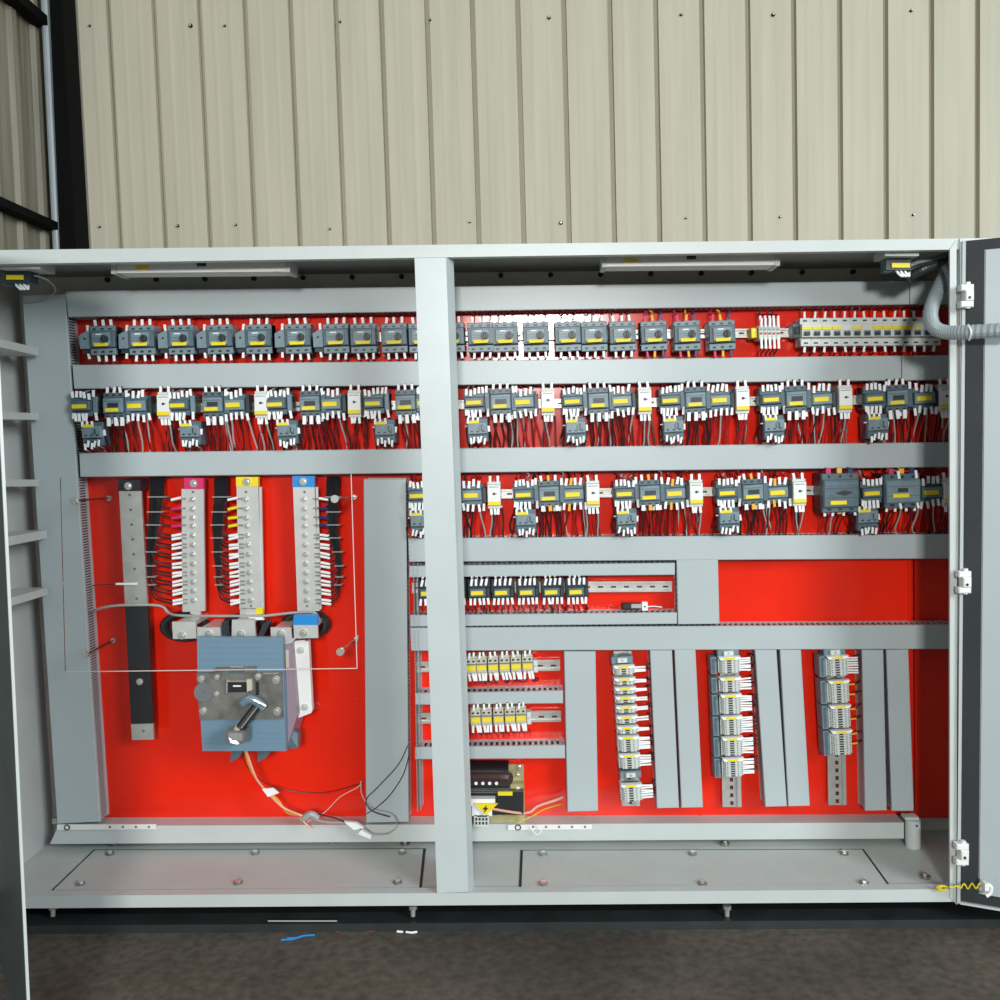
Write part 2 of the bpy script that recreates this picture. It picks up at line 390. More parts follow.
for (x, y) in ((114, 845), (332, 842), (405, 845), (725, 845), (925, 878)):
    s_ = MB(); p = PZ(x, y, zg); s_.cyl(p, p+Vector((0,0,.006)), .011, 'gunmetal', 10); s_.cyl(p+Vector((0,0,.006)), p+Vector((0,0,.011)), .0045, 'zinc', 8)
    wpart('floor_bolt', s_, CAB)
# levelling feet
for x in (53, 413, 727):
    s_ = MB(); s_.cyl(P(x, 905, .02), P(x, 909, .02), .009, 'zinc', 8); s_.cyl(P(x, 908, .02), P(x, 916, .02), .005, 'steel', 8)
    wpart('levelling_bolt', s_, CAB)
# roof lamps, lamp bodies screwed beneath the roof
for (xa, xb, ya, yb, lx, who) in ((113, 288, 263, 273, 142, 'left'), (604, 778, 256, 266.5, 631, 'right')):
    r = root('strip_lamp', P((xa+xb)/2, ya, .09), 'white strip lamp fitted under the roof of the %s cabinet bay' % who, 'lamp', 'strip lamps under the cabinet roof')
    m_ = MB(); dy = -1.6
    m_.q([(xa, ya), (xb, ya+dy), (xb, yb+dy), (xa, yb)], .07, .13, 'white')
    zt_ = zt(P(xa, ya, .1).x)-.005; a = P(xa+20, ya, .1); b = P(xb-20, ya, .1)
    m_.box(a.x-.02, a.x+.02, .085, .115, a.z-.002, zt_, 'white'); m_.box(b.x-.02, b.x+.02, .085, .115, b.z-.002, zt(b.x)-.006, 'white')
    wpart('lamp_housing', m_, r)
    m_ = MB(); m_.q([(xa-2, ya-.5), (xa+3, ya-.5), (xa+3, yb+.7), (xa-2, yb+.7)], .066, .134, 'paint_in'); wpart('end_cap', m_, r)
    m_ = MB(); m_.q([(xb-3, ya+dy-.5), (xb+2, ya+dy-.5), (xb+2, yb+dy+.7), (xb-3, yb+dy+.7)], .066, .134, 'paint_in'); wpart('end_cap', m_, r)
    m_ = MB(); m_.q([(lx-7, ya+2.5), (lx+7, ya+2.5), (lx+7, ya+6.5), (lx-7, ya+6.5)], .0685, .0705, 'yellow'); wpart('label', m_, r)
    m_ = MB(); m_.pb((xa+xb)/2-4, ya-.5, (xa+xb)/2+5, ya+3, .0660, .072, 'slate_dark'); wpart('clip', m_, r)
# door switches on brackets
for (x, y, who, fl_) in ((20, 270, 'left', 1), (901, 257, 'right', -1)):
    r = root('door_switch', P(x, y, .04), 'small limit switch with yellow label on a white bracket in the top %s corner' % who, 'switch', 'door limit switches')
    m_ = MB(); m_.pb(x-20 if fl_ > 0 else x-16, y-8, x+20 if fl_ > 0 else x+18, y-1, .025, .09, 'paint'); wpart('bracket', m_, r)
    m_ = MB(); m_.pb(x-15, y-1, x+10, y+13, .05, .085, 'slate_dark'); m_.pb(x-17, y+3, x-9, y+15, .06, .08, 'slate'); wpart('switch_body', m_, r)
    m_ = MB(); m_.pb(x-14 if fl_ > 0 else x-9, y+5 if fl_ > 0 else y+6, x+3 if fl_ > 0 else x+9, y+9.5 if fl_ > 0 else y+10.5, .047, .051, 'yellow'); wpart('label', m_, r)
    for k in range(3):
        m_ = MB(); m_.pt([(x-5+k*4, y+12, .06), (x-3+k*4, y+16, .055), (x+2+k*3, y+19, .055), (x+8, y+12, .07)], .0026, 'tag', 6); wpart('wire', m_, r)
    m_ = MB()
    if fl_ > 0: m_.pt([(x+5, y+8, .07), (x+16, y+6, .07), (x+30, y+12, .1), (x+35, y+22, .2), (x+20, y+31, .228), (x+4, y+33, .2305)], .0018, 'wgrey', 6)
    else: m_.pt([(x+2, y+17, .06), (x+14, y+10, .06), (x+30, y+6, .08), (x+47, y+2, .12)], .004, 'hosedark', 6)
    wpart('cable', m_, r)

# ---------------------------------------------------------------- doors
hx = P(959.5, 560, -.004).x
DR = root('cabinet_door', (hx, -.01, zb), 'open right cabinet door with black gasket, cut by the right edge of the view', 'door')
ang = math.radians(-24)      # swings out towards the viewer
def dp(u, t, z): return (hx+u*math.cos(ang)+t*math.sin(-ang)*-1*0+u*0, -.006+u*math.sin(ang)-0, z)
# door frame axis u along the door, nrm towards the viewer's side
du = Vector((math.cos(ang), math.sin(ang), 0)); dn = Vector((math.sin(ang), -math.cos(ang), 0))
def dbox(mb, u0, u1, z0, z1, t0, t1, m):
    o = Vector((hx, -.006, 0)); f = []
    for t in (t1, t0):
        for (u, z) in ((u0, z1), (u1, z1), (u1, z0), (u0, z0)): f.append(tuple(o+du*u+dn*t+Vector((0, 0, z))))
    return mb.hexa(f, m)
zdt = P(962, 240.5, -.01).z; zdb = P(962, 903.5, -.01).z
m_ = MB(); dbox(m_, .0, .82, zdb, zdt, -.022, -.002, 'paint_in'); dbox(m_, .0, .006, zdb, zdt, -.002, .004, 'paint')
dbox(m_, .006, .82, zdb, zdb+.004, -.002, .006, 'paint')
wpart('door_leaf', m_, DR)
m_ = MB()
dbox(m_, .007, .039, zdb+.006, zdt-.001, -.002, .0025, 'gasket'); dbox(m_, .039, .81, zdt-.020, zdt-.001, -.002, .0025, 'gasket'); dbox(m_, .039, .81, zdb+.006, zdb+.025, -.002, .0025, 'gasket')
wpart('gasket', m_, DR)
m_ = MB(); dbox(m_, .041, .80, zdb+.027, zdt-.022, -.002, .0012, 'duct'); wpart('inner_panel', m_, DR)
for y in (297, 581, 851):
    z = P(963, y, -.01).z; o = Vector((hx, -.012, z)); m_ = MB()
    m_.box(o.x-.012, o.x+.013, -.030, -.012, z+.010, z+.022, 'white', .002)
    m_.box(o.x-.012, o.x+.013, -.030, -.012, z-.022, z-.010, 'white', .002)
    m_.box(o.x-.004, o.x+.012, -.033, -.012, z-.010, z+.010, 'white', .002)
    m_.cyl((o.x+.004, -.022, z-.024), (o.x+.004, -.022, z+.027), .005, 'white', 10)
    m_.cyl((o.x+.003, -.034, z-.004), (o.x+.003, -.032, z-.004), .003, 'slate_dark', 8)
    wpart('hinge', m_, DR)
# earthing coil at the foot of the door
r = root('earth_wire', P(960, 889, -.04), 'yellow earth wire coiled at the foot of the right door hinge', 'wire')
m_ = MB(); pts = []
for i in range(48):
    t = i/47; a = t*6*math.pi; pts.append(P(941+t*3+(4.6-t)*math.cos(a), 888+(2.8-t*1.2)*math.sin(a), -.010-.006*t))
for i in range(50):
    t = i/49; pts.append(P(950+t*36, 887-1.5*t+2.6*math.sin(t*9*math.pi)*(1 if t > .3 else .3), -.03-.02*t))
m_.tube(pts, .0016, 'yellow', 6); wpart('wire', m_, r)
m_ = MB(); m_.pb(985, 884, 989, 891, -.075, -.06, 'white'); m_.pt([(986, 884, -.07), (991, 887, -.07), (990, 893, -.07), (986, 896, -.07)], .004, 'white', 8); wpart('terminal_lug', m_, r)
# left door
hxl = P(-28, 560, 0).x
e0 = P(7, 480, -.55); DLr = root('cabinet_door', (hxl, 0, zb), 'open left cabinet door seen edge-on along the left side of the view', 'door')
m_ = MB()
ea = P(0, 365, -.55); eb = P(30, 1000, -.55); kk = (eb.x-ea.x)/(eb.z-ea.z)
def ex(z): return ea.x+kk*(z-ea.z)
th = Vector((-.012, -.004, 0))
def slab(ta, tb, off, m, mb, yb=0.):
    f = []
    for z in (zt(hxl), zb):
        f.append([Vector((ex(z), -.55, z))+th*off[0], Vector((hxl, -.01, z))+th*off[0], Vector((ex(z), -.55, z))+th*off[1], Vector((hxl, -.01, z))+th*off[1]])
    mb.hexa([tuple(f[0][2]), tuple(f[0][0]), tuple(f[1][0]), tuple(f[1][2]), tuple(f[0][3]), tuple(f[0][1]), tuple(f[1][1]), tuple(f[1][3])], m)
slab(0, 1, (0, .35), 'paint', m_); wpart('door_leaf', m_, DLr)
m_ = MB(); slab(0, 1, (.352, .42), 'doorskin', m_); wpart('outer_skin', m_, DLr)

# ---------------------------------------------------------------- the black base under the cabinet
m_ = MB()
a0, a1 = XL-.02, XR+.3
m_.box(a0, a1, -.0, .30, FZ, FZ+.018, 'darkgreen'); m_.box(a0, a1, .05, .30, FZ+.018, zb-.012, 'blacksteel')
m_.box(a0, a1, .03, .30, zb-.016, zb-.012, 'blacksteel')
wthing('base_channel', m_, 'dark steel channel base lying under the cabinet on the concrete floor', 'base')

# ---------------------------------------------------------------- cable ducts
def duct(corners, label, horiz, pitch, depth=YD, lidt=.004, name='cable_duct', sides=(1, 1), cover=True, grp='grey slotted cable ducts'):
    TL, TR, BR, BL = [P(x, y, depth) for x, y in corners]
    c0 = (TL+TR+BR+BL)/4; r = root(name, (c0.x, YP, min(BL.z, BR.z)), label, 'cable duct', grp)
    if cover:
        m_ = MB(); c = .0015
        cen = c0
        def ins(v): return Vector((v.x+(c if v.x < cen.x else -c), depth, v.z+(c if v.z < cen.z else -c)))
        F4 = [ins(v) for v in (TL, TR, BR, BL)]; B4 = [TL, TR, BR, BL]
        vs = F4+[Vector((v.x, depth+c, v.z)) for v in B4]+[Vector((v.x, depth+.009, v.z)) for v in B4]
        m_.add(vs, [(0,3,2,1)]+[(a, (a+1)%4, (a+1)%4+4, a+4) for a in range(4)]+[(a+4, (a+1)%4+4, (a+1)%4+8, a+8) for a in range(4)]+[(8,9,10,11)], 'duct')
        wpart('lid', m_, r)
    g = .0016
    e = [(TL, TR, Vector((0,0,-1))), (BL, BR, Vector((0,0,1)))] if horiz else [(TL, BL, Vector((1,0,0))), (TR, BR, Vector((-1,0,0)))]
    pm = pitch*.0023; yf = depth+(.009 if cover else 0)
    for k, (a, b, nn) in enumerate(e):
        m_ = MB(); L = (b-a).length; N = max(1, int(L/pm)); d = (b-a)/N
        if sides[k]:
            for i in range(N):
                p = a+d*(i+.0); q_ = a+d*(i+.52); i2 = nn*g; i1 = nn*.0004
                A = p+i1; B = q_+i1; Cc = q_+i2; D = p+i2
                m_.hexa([(A.x, yf, A.z), (B.x, yf, B.z), (Cc.x, yf, Cc.z), (D.x, yf, D.z), (A.x, YP-.011, A.z), (B.x, YP-.011, B.z), (Cc.x, YP-.011, Cc.z), (D.x, YP-.011, D.z)], 'duct')
        A = a+nn*.0004; B = b+nn*.0004; Cc = b+nn*g; D = a+nn*g
        ytop = YP-.012 if sides[k] else yf
        m_.hexa([(A.x, ytop, A.z), (B.x, ytop, B.z), (Cc.x, ytop, Cc.z), (D.x, ytop, D.z), (A.x, YP-.002, A.z), (B.x, YP-.002, B.z), (Cc.x, YP-.002, Cc.z), (D.x, YP-.002, D.z)], 'duct')
        wpart('slotted_side', m_, r)
    m_ = MB(); m_.hexa([(v.x, YP-.003, v.z) for v in (TL, TR, BR, BL)]+[(v.x, YP-.0002, v.z) for v in (TL, TR, BR, BL)], 'duct'); wpart('back', m_, r)
    if cover:
        cc = (TL+TR+BR+BL)/4; k_ = .0045
        q4 = [Vector((v.x+(k_ if v.x < cc.x else -k_), 0, v.z+(k_ if v.z < cc.z else -k_))) for v in (TL, TR, BR, BL)]
        m_ = MB(); m_.hexa([(v.x, depth+.012, v.z) for v in q4]+[(v.x, YP-.004, v.z) for v in q4], 'wirepack'); tag(wpart('packed_wires', m_, r), kind='stuff')
    return r
H, V = True, False
duct([(65,291), (909.6,280.6), (909.6,304.4), (68,317)], 'long grey cable duct above the top row of breakers', H, 5.2)
duct([(910.2,280.6), (962,280), (962,304), (910.2,304.4)], 'short grey duct end piece at the top right corner of the plate', H, 5.2)
duct([(72,365), (901.6,355.5), (901.6,380.5), (74,389)], 'long grey cable duct between the breaker row and the upper contactor row', H, 5.2)
duct([(902.2,355.5), (962,355), (962,380), (902.2,380.5)], 'short grey duct end piece right of the duct under the breakers', H, 5.2)
duct([(79,453), (962,442), (962,467), (80,477)], 'long grey cable duct between the upper and lower contactor rows', H, 5.2)
duct([(408,538.5), (962,534), (962,558.5), (409,562)], 'grey cable duct under the lower contactor row', H, 5.2)
duct([(409,566), (675,563), (675,575), (409,577.5)], 'narrow grey duct directly above the row of black relays', H, 5.4)
duct([(410,615.3), (677,612.6), (677,624), (410,626.8)], 'narrow grey duct directly below the row of black relays', H, 5.4)
duct([(410,628), (962,624.8), (962,649), (411,651)], 'wide grey cable duct above the terminal strips', H, 5.4)
duct([(676.5,560), (718,559.5), (719.5,624), (678,624.5)], 'wide upright grey duct block left of the empty red window', V, 5)
duct([(415,693.5), (563,691), (563,703.5), (415,705)], 'narrow grey duct between the two rows of small relays', H, 5.4)
duct([(415,747.5), (565,745.5), (565,758.5), (415,759.5)], 'narrow grey duct below the small relays, above the transformer', H, 5.4)
duct([(22,295), (65,294), (100,822), (57,824)], 'wide upright grey cable duct along the left edge of the red plate', V, 2.7, sides=(0, 1))
duct([(363.5,479), (406,479), (408.5,822), (366,823)], 'wide upright grey cable duct behind the centre post', V, 4)
duct([(413,563), (418,563), (421,812), (417,813)], 'thin open slotted duct wall just left of the centre post', V, 2.8, cover=False)
duct([(564,651.5), (595.5,651.5), (598,811), (567.5,812)], 'upright grey duct left of the first terminal strip', V, 4)
duct([(650,650.5), (672,650.5), (679,808), (657,808.5)], 'upright grey duct right of the first terminal strip, left one of the pair', V, 2.2)
duct([(674.5,650), (695.5,650), (703,807.5), (681.5,808)], 'upright grey duct left of the second terminal strip, right one of the pair', V, 2.2)
duct([(755,650), (776.5,650), (787,806.5), (765.5,807)], 'upright grey duct right of the second terminal strip, left one of the pair', V, 2.2)
duct([(780,650), (801,650), (810,806), (788.5,806.5)], 'upright grey duct left of the third terminal strip, right one of the pair', V, 2.2)
duct([(862,650), (883.5,650), (887,810.5), (865.5,811)], 'upright grey duct right of the third terminal strip, left one of the pair', V, 2.2)
duct([(886.5,650), (908.5,649.5), (914,811), (892,811)], 'rightmost upright grey duct on the red plate', V, 2.2)

# ---------------------------------------------------------------- din rails
def rail(x0, y0, x1, y1, label, h=10.5, vert=False):
    m_ = MB(); f = YR
    if not vert:
        for (t0, t1, yf) in ((-.5, -.30, f), (-.30, .30, f+.006), (.30, .5, f)):
            m_.q([(x0, y0+h*t0), (x1, y1+h*t0), (x1, y1+h*t1), (x0, y0+h*t1)], yf, YP-.001 if yf > f else f+.008, 'steel')
        n_ = int(abs(x1-x0)/13)
        for i in range(n_):
            t = (i+.5)/n_; x = x0+(x1-x0)*t; y = y0+(y1-y0)*t
            m_.pb(x-2.6, y-.9, x+2.6, y+.9, f+.0055, f+.0065, 'wdark')
    else:
        for (t0, t1, yf) in ((-.5, -.30, f), (-.30, .30, f+.006), (.30, .5, f)):
            m_.q([(x0+h*t0, y0), (x0+h*t1, y0), (x1+h*t1, y1), (x1+h*t0, y1)], yf, YP-.001 if yf > f else f+.008, 'steel')
        n_ = int(abs(y1-y0)/7.5)
        for i in range(n_):
            t = (i+.5)/n_; x = x0+(x1-x0)*t; y = y0+(y1-y0)*t
            m_.pb(x-1.6, y-1.9, x+1.6, y+1.9, f+.0055, f+.0065, 'wdark')
    wthing('mounting_rail', m_, label, 'rail', 'steel mounting rails')
rail(78, 340.5, 945, 331, 'slotted steel rail behind the top row of breakers', 9)
rail(84, 409, 945, 399, 'slotted steel rail behind the upper contactor row', 9)
rail(412, 495, 945, 489, 'slotted steel rail behind the lower contactor row', 9)
rail(412, 588, 672, 586.5, 'slotted steel rail behind the row of black relays')
rail(416, 667, 560, 665.5, 'slotted steel rail behind the upper row of small relays')
rail(417, 718.5, 561, 716.5, 'slotted steel rail behind the lower row of small relays')
rail(622.5, 651, 631, 806, 'upright steel rail of the first terminal strip', 18, True)
rail(729, 651, 732, 807, 'upright steel rail of the second terminal strip', 19, True)
rail(835, 651, 837.5, 805, 'upright steel rail of the third terminal strip', 18, True)

# ---------------------------------------------------------------- device parts (local units: u = about one pixel)
U = .00222
cache = {}
def cm(key, fn):
    if key not in cache:
        mb = MB(); fn(mb); mb.v = [(v[0]*U, v[1]*U, v[2]*U) for v in mb.v]; cache[key] = mesh(key.split('|')[0], mb)
    return cache[key]
RY = .268                                     # devices hang on the rail front
def dev(name, px, py, yf, label, cat, group, tilt=None):
    p = P(px, py, yf)
    t = (.052-.014*px/1000 if tilt is None else tilt)
    # slope wanted in the picture -> rotation about y at this place
    a = P(px-t*10, py-10, yf); b = P(px+t*10, py+10, yf)
    ry = math.atan2(a.x-b.x, a.z-b.z)
    return root(name, (p.x, RY, p.z), label, cat, group, (0, ry, 0))
def part(name, key, fn, parent, loc=(0,0,0), rot=(0,0,0)):
    return put(name, cm(key, fn), parent, (loc[0]*U, loc[1]*U, loc[2]*U), rot)
def fy(y): return (RY-y)/U                     # metres depth -> units in front of the rail
WM = {}
def wire(parent, x, z, y, up, L, col='wred', fc='tag', fl=6.5, fw=1.25, rot=None, lean_=0., vis=True, side=False):
    """one wire with its marker sleeve; goes down (or up) L units from x,z"""
    var = random.randrange(5)
    def ferr(mb): mb.box(-fw, fw, -fw*.6, fw*.6, -fl, 0, fc, .25)
    dv = max(0, round((y-7)/2)*2)
    def wfn(mb):
        rnd = random.Random(var*31+int(L)); pts = []
        a1, a2 = rnd.uniform(-4.2, 4.2), rnd.uniform(-4, 4)
        for i in range(8):
            t = i/7; pts.append((a1*math.sin(t*math.pi)*t*1.4+a2*math.sin(2*math.pi*t)*.5*t, rnd.uniform(-.3, .3)+dv*(min(1, 2.2*t) if L-fl < 10 else min(1, 1.15*t)), -fl*.9-(L-fl*.9)*t))
        mb.tube(pts, .85, col, 5)
    Lq = round(L)
    rr = (random.uniform(-.16, .16) if rot is None else rot)+lean_
    R_ = (0, rr+(math.pi if up else 0), 0)
    if L > fl+1:
        wo = part('wire', 'wire|%s%d%d%s%.1f%d' % (col, Lq, var, fc, fl, dv), wfn, parent, (x, -y, z), R_)
        part('marker_sleeve', 'marker_sleeve|%s%.1f%.1f' % (fc, fl, fw), ferr, wo)
    else:
        wo = part('marker_sleeve', 'marker_sleeve|%s%.1f%.1f' % (fc, fl, fw), ferr, parent, (x, -y, z), R_)
    return wo

def yellow(parent, x, z, y, w_, h_, name='label'):
    def f(mb): mb.box(-w_/2, w_/2, -.6, .3, -h_/2, h_/2, 'yellow', .2)
    return part(name, 'label|%.1f%.1f' % (w_, h_), f, parent, (x, -y, z))
# depth of fronts
YB = .205
D = fy(YB)                                     # 28 units or so
def mk_breaker(px, py, label, aux, cols=('tag', 'tag', 'tag'), wcol='wdark'):
    r = dev('motor_breaker', px, py, YB, label, 'circuit breaker', 'rotary breakers in the top row')
    def body(mb):
        mb.box(-13, 13, -D+9, 0, -14.5, 14.5, 'slate_dark')
        mb.box(-13, 13, -D+5, -4, 9, 14.5, 'slate_light', .6); mb.box(-13, 13, -D+5, -4, -14.5, -8, 'slate_light', .6)
        mb.box(-13, 13, -D+3, -4, -7.2, 9.8, 'slate', .8)
        for k in (-8, 0, 8):
            mb.box(k-1.6, k+1.6, -D+4.7, -D+6, 10.7, 12.3, 'black'); mb.box(k-1.6, k+1.6, -D+4.7, -D+6, -12.6, -10.6, 'black')
            mb.box(k-2.2, k+2.2, -D+8, -D+9.2, 13.8, 15.2, 'slate_light')
    part('housing', 'housing|brk', body, r)
    def face(mb):
        mb.box(-9.5, 9, -D+.3, -D+3.5, -5.5, 7.5, 'slate_light', .5); mb.box(-5, 1, -D+.05, -D+.6, 5.2, 6.2, 'tag')
        mb.box(-8.5, -1, -D+.1, -D+.6, 1.5, 2.3, 'slate'); mb.box(-8.5, -1, -D+.1, -D+.6, -1, -.3, 'slate')
    part('face_plate', 'face_plate|brk', face, r)
    def knob(mb):
        mb.cyl((0, 0, 0), (0, -2.4, 0), 3.9, 'slate_dark', 16, 3.4); mb.box(-1, 1, -4.4, -1.5, -3.6, 3.6, 'black', .3)
    part('rotary_knob', 'rotary_knob|brk', knob, r, (4.2, -D+.3, .8), (0, random.uniform(-.1, .1), 0))
    yellow(r, 0, -4.6, D-.2, 14.5, 3.4)
    if aux:
        def ax(mb):
            mb.prism([(-23, -8), (-13.2, -8), (-13.2, 9.5), (-16, 9.5), (-23, 6)], -D+4, -3, 'slate_light')
            mb.box(-22.5, -13.4, -D+8, -3, -12.5, -8.3, 'slate_dark'); mb.box(-19, -17, -D+3.7, -D+5, 1, 3, 'black')
        part('auxiliary_contact', 'auxiliary_contact|brk', ax, r)
        wire(r, -16, 9, D-8, True, 6.5, 'wdark', fl=7); wire(r, -17, -12, D-9, False, 6.5, 'wdark', fl=6)
    for k, cc in zip((-8, 0, 8), cols):
        wc = 'wdark' if cc == 'tag' else cc
        fc = 'tag' if cc == 'tag' else cc
        wire(r, k, 14, D-9, True, 13, wc, fc, fl=7.2, fw=1.35); wire(r, k+1, -14, D-9, False, 13, wc, fc, fl=7, fw=1.2)
    return r
ordn = ['first','second','third','fourth','fifth','sixth','seventh','eighth','ninth','tenth','eleventh','twelfth','thirteenth','fourteenth','fifteenth','sixteenth','seventeenth','eighteenth','nineteenth','twentieth']
def y1(x): return 340.0-5.2*(x-90)/620
bx = [(100.5,1), (139.5,1), (179,1), (218,1), (257,1), (296.5,1), (335,1), (362.5,0), (393.5,0), (421,0)]
for i, (x, a) in enumerate(bx):
    mk_breaker(x, y1(x), 'grey rotary motor breaker%s, %s from the left in the top row' % (' with side block' if a else ' without side block', ordn[i]), a)
for i, x in enumerate([451, 480.5, 505, 536, 568, 594.5, 623]):
    mk_breaker(x, y1(x), 'grey rotary motor breaker, %s right of the centre post in the top row' % ordn[i] if i else 'grey rotary motor breaker half hidden by the right side of the centre post', 0)
for i, x in enumerate([654.5, 688, 723]):
    mk_breaker(x, y1(x), '%s of the three grey rotary breakers with coloured wire sleeves' % ['leftmost', 'middle one', 'rightmost'][i], 0, ('pink', 'orange', 'navy'))
# fuse-like cluster in row one
for i in range(5):
    x = 762+i*4.3
    r = dev('terminal_block', x, 332, .21, 'white terminal block with sleeves up and down, %s from left beside the yellow end stop' % ordn[i], 'terminal', 'white terminals in the top row')
    def b(mb): mb.box(-2, 2, -22, 0, -7, 7, 'cell', .4); mb.box(-1.2, 1.2, -22.5, -21.8, -2, 0, 'wred'); mb.box(-1.2, 1.2, -22.5, -21.8, 2, 4, 'slate_light')
    part('housing', 'housing|tb1', b, r)
    for zz in (5, 8): wire(r, .2+(zz-5)*.3, zz, 23-(zz-5)*2, True, 16 if zz > 5 else 9, 'wdark', fl=9, fw=1.1, rot=random.uniform(-.05, .1))
    for zz in (-5, -8): wire(r, 0, zz, 22, False, 16 if zz < -5 else 8, 'wdark', fl=8, fw=1.2, rot=0)
r = dev('end_stop', 755, 332.5, .22, 'yellow labelled end stop clamped left of the white terminals in the top row', 'end stop', None)
def b(mb): mb.box(-3, 3, -18, 0, -5, 5, 'yellow', .6); mb.cyl((0, -18.2, 2.6), (0, -17, 2.6), 1, 'steel', 8)
part('housing', 'housing|es', b, r)
r = dev('end_stop', 798, 330.5, .225, 'dark grey end stop clamped left of the pale miniature breakers', 'end stop', None)
def b(mb): mb.box(-4, 3.5, -14, 0, -7, 8, 'slate', .8); mb.box(-2.6, 2.4, -16, -13, -3, 4, 'slate_dark', .5)
part('housing', 'housing|es2', b, r)
for i in range(14):
    x = 807+i*10.05; yy = 331.5-1.0*i/13
    r = dev('miniature_breaker', x, yy, .212, 'pale miniature circuit breaker with dark toggle, %s from left in the top right block' % ordn[i], 'circuit breaker', 'pale miniature breakers at the top right', .01)
    def b(mb):
        mb.box(-4.95, 4.95, -18, 0, -14, 14, 'cell', .3); mb.box(-4.95, 4.95, -25, -6, -5.5, 7.5, 'cell', .4)
        mb.box(-4.95, 4.95, -21, -6, -14, -7, 'cell', .4)
        for z in (11.2, -11): mb.box(-2, 2, -18.3 if z > 0 else -21.3, -17, z-.8, z+.8, 'slate_dark')
        mb.box(-3.4, 3.4, -25.2, -24, -4.6, 1, 'slate_light')
    part('housing', 'housing|mcb', b, r)
    def tg(mb): mb.box(-2.4, 2.4, -28, -24, -3.6, -.6, 'slate_dark', .4)
    part('toggle', 'toggle|mcb', tg, r)
    if i not in (4, 6, 12): yellow(r, 0, 3.2, 25.2, 9.6 if i != 11 else 5, 3)
    wire(r, 0, 13, 17, True, 13, 'wdark', fl=7.5, fw=1.05); wire(r, 0, -13, 17, False, 13, 'wdark', fl=7, fw=1.15)

# ---- contactor rows
def devA(px, py, label, grp, L):
    r = dev('control_relay', px, py, .212, label, 'relay', grp)
    d = fy(.212)
    def b(mb):
        mb.box(-11, 15, -d+9, 0, -9, 12, 'slate_dark'); mb.box(-11, 10, -d+4, -3, 5, 12, 'slate', .5); mb.box(-10, 9.5, -d, -5, -4.5, 5, 'slate', .8)
        mb.box(-11, 10, -d+5, -3, -10.5, -5, 'slate', .5); mb.box(10.2, 15, -d+6, -3, -8, 9.5, 'slate_light', .6)
        for k in range(4): mb.box(-9+k*4.6, -7+k*4.6, -d+3.8, -d+5, 8, 9.6, 'black')
    part('housing', 'housing|A', b, r)
    yellow(r, -1, -.4, d+.3, 15, 4)
    for k in range(5): wire(r, -8+k*4.2, 7+random.uniform(-1, 2), d-2+k % 2, True, random.choice((11, 14)), random.choice(('wred', 'wblack', 'wgrey')), fl=6.5, fw=1.3)
    wire(r, 12, 9, d-5, True, 11, 'wdark', fl=7, fw=1.3)
    for k in range(4): wire(r, -7+k*4, -7.5, d-3, False, random.choice((8, 9)), 'wred', fl=8, fw=1.35, rot=random.uniform(-.12, .18))
    wire(r, 13, -7, d-6, False, L, 'wdark', fl=8, fw=1.4)
    wire(r, -9, -7, d-4, False, L-4, 'wblack', fl=6)
    return r
def devO(px, py, label, grp, L):
    r = dev('overload_relay', px, py, .208, label, 'overload relay', grp); d = fy(.208)
    def b(mb):
        mb.box(-10.5, 10.5, -d+5, -2, -11, 12, 'slate', .8); mb.box(-10, 10, -d+1, -4, -4, 8, 'slate_light', .8); mb.box(-10, 10, -d+3, -3, -12, -5, 'slate', .6)
        for k in (-6, 0, 6): mb.box(k-1.5, k+1.5, -d+2.7, -d+4, -9.5, -7.5, 'black'); mb.box(k-1.3, k+1.3, -d+.7, -d+2, -2, -.6, 'black')
    part('housing', 'housing|O', b, r)
    def dl(mb): mb.cyl((0, 0, 0), (0, -1.4, 0), 3.2, 'slate_light', 14, 2.8); mb.box(-.6, .6, -1.9, -1.2, -2.4, 2.4, 'slate_dark')
    part('setting_dial', 'setting_dial|O', dl, r, (4.2, -d+1, 2.5))
    yellow(r, -3.5, 8.2, d-.8, 10.5, 3)
    for k in range(5): wire(r, -7+k*3.6, -6-random.uniform(0, 4), d-1, False, 14, random.choice(('wgrey', 'wdark', 'wgrey')), fl=6.5, fw=1.05, rot=random.uniform(-.1, .35))
    for k in range(3): wire(r, -9+k*5, 13, d-1, False, 25, random.choice(('wgrey', 'wgrey', 'wblack')), fl=6, fw=1.1, rot=random.uniform(-.15, .1))
    wire(r, 11, 4, d-6, False, L+12, 'wblack', fl=6); wire(r, -11.5, 5, d-6, False, L+12, 'wdark', fl=1.2)
    return r
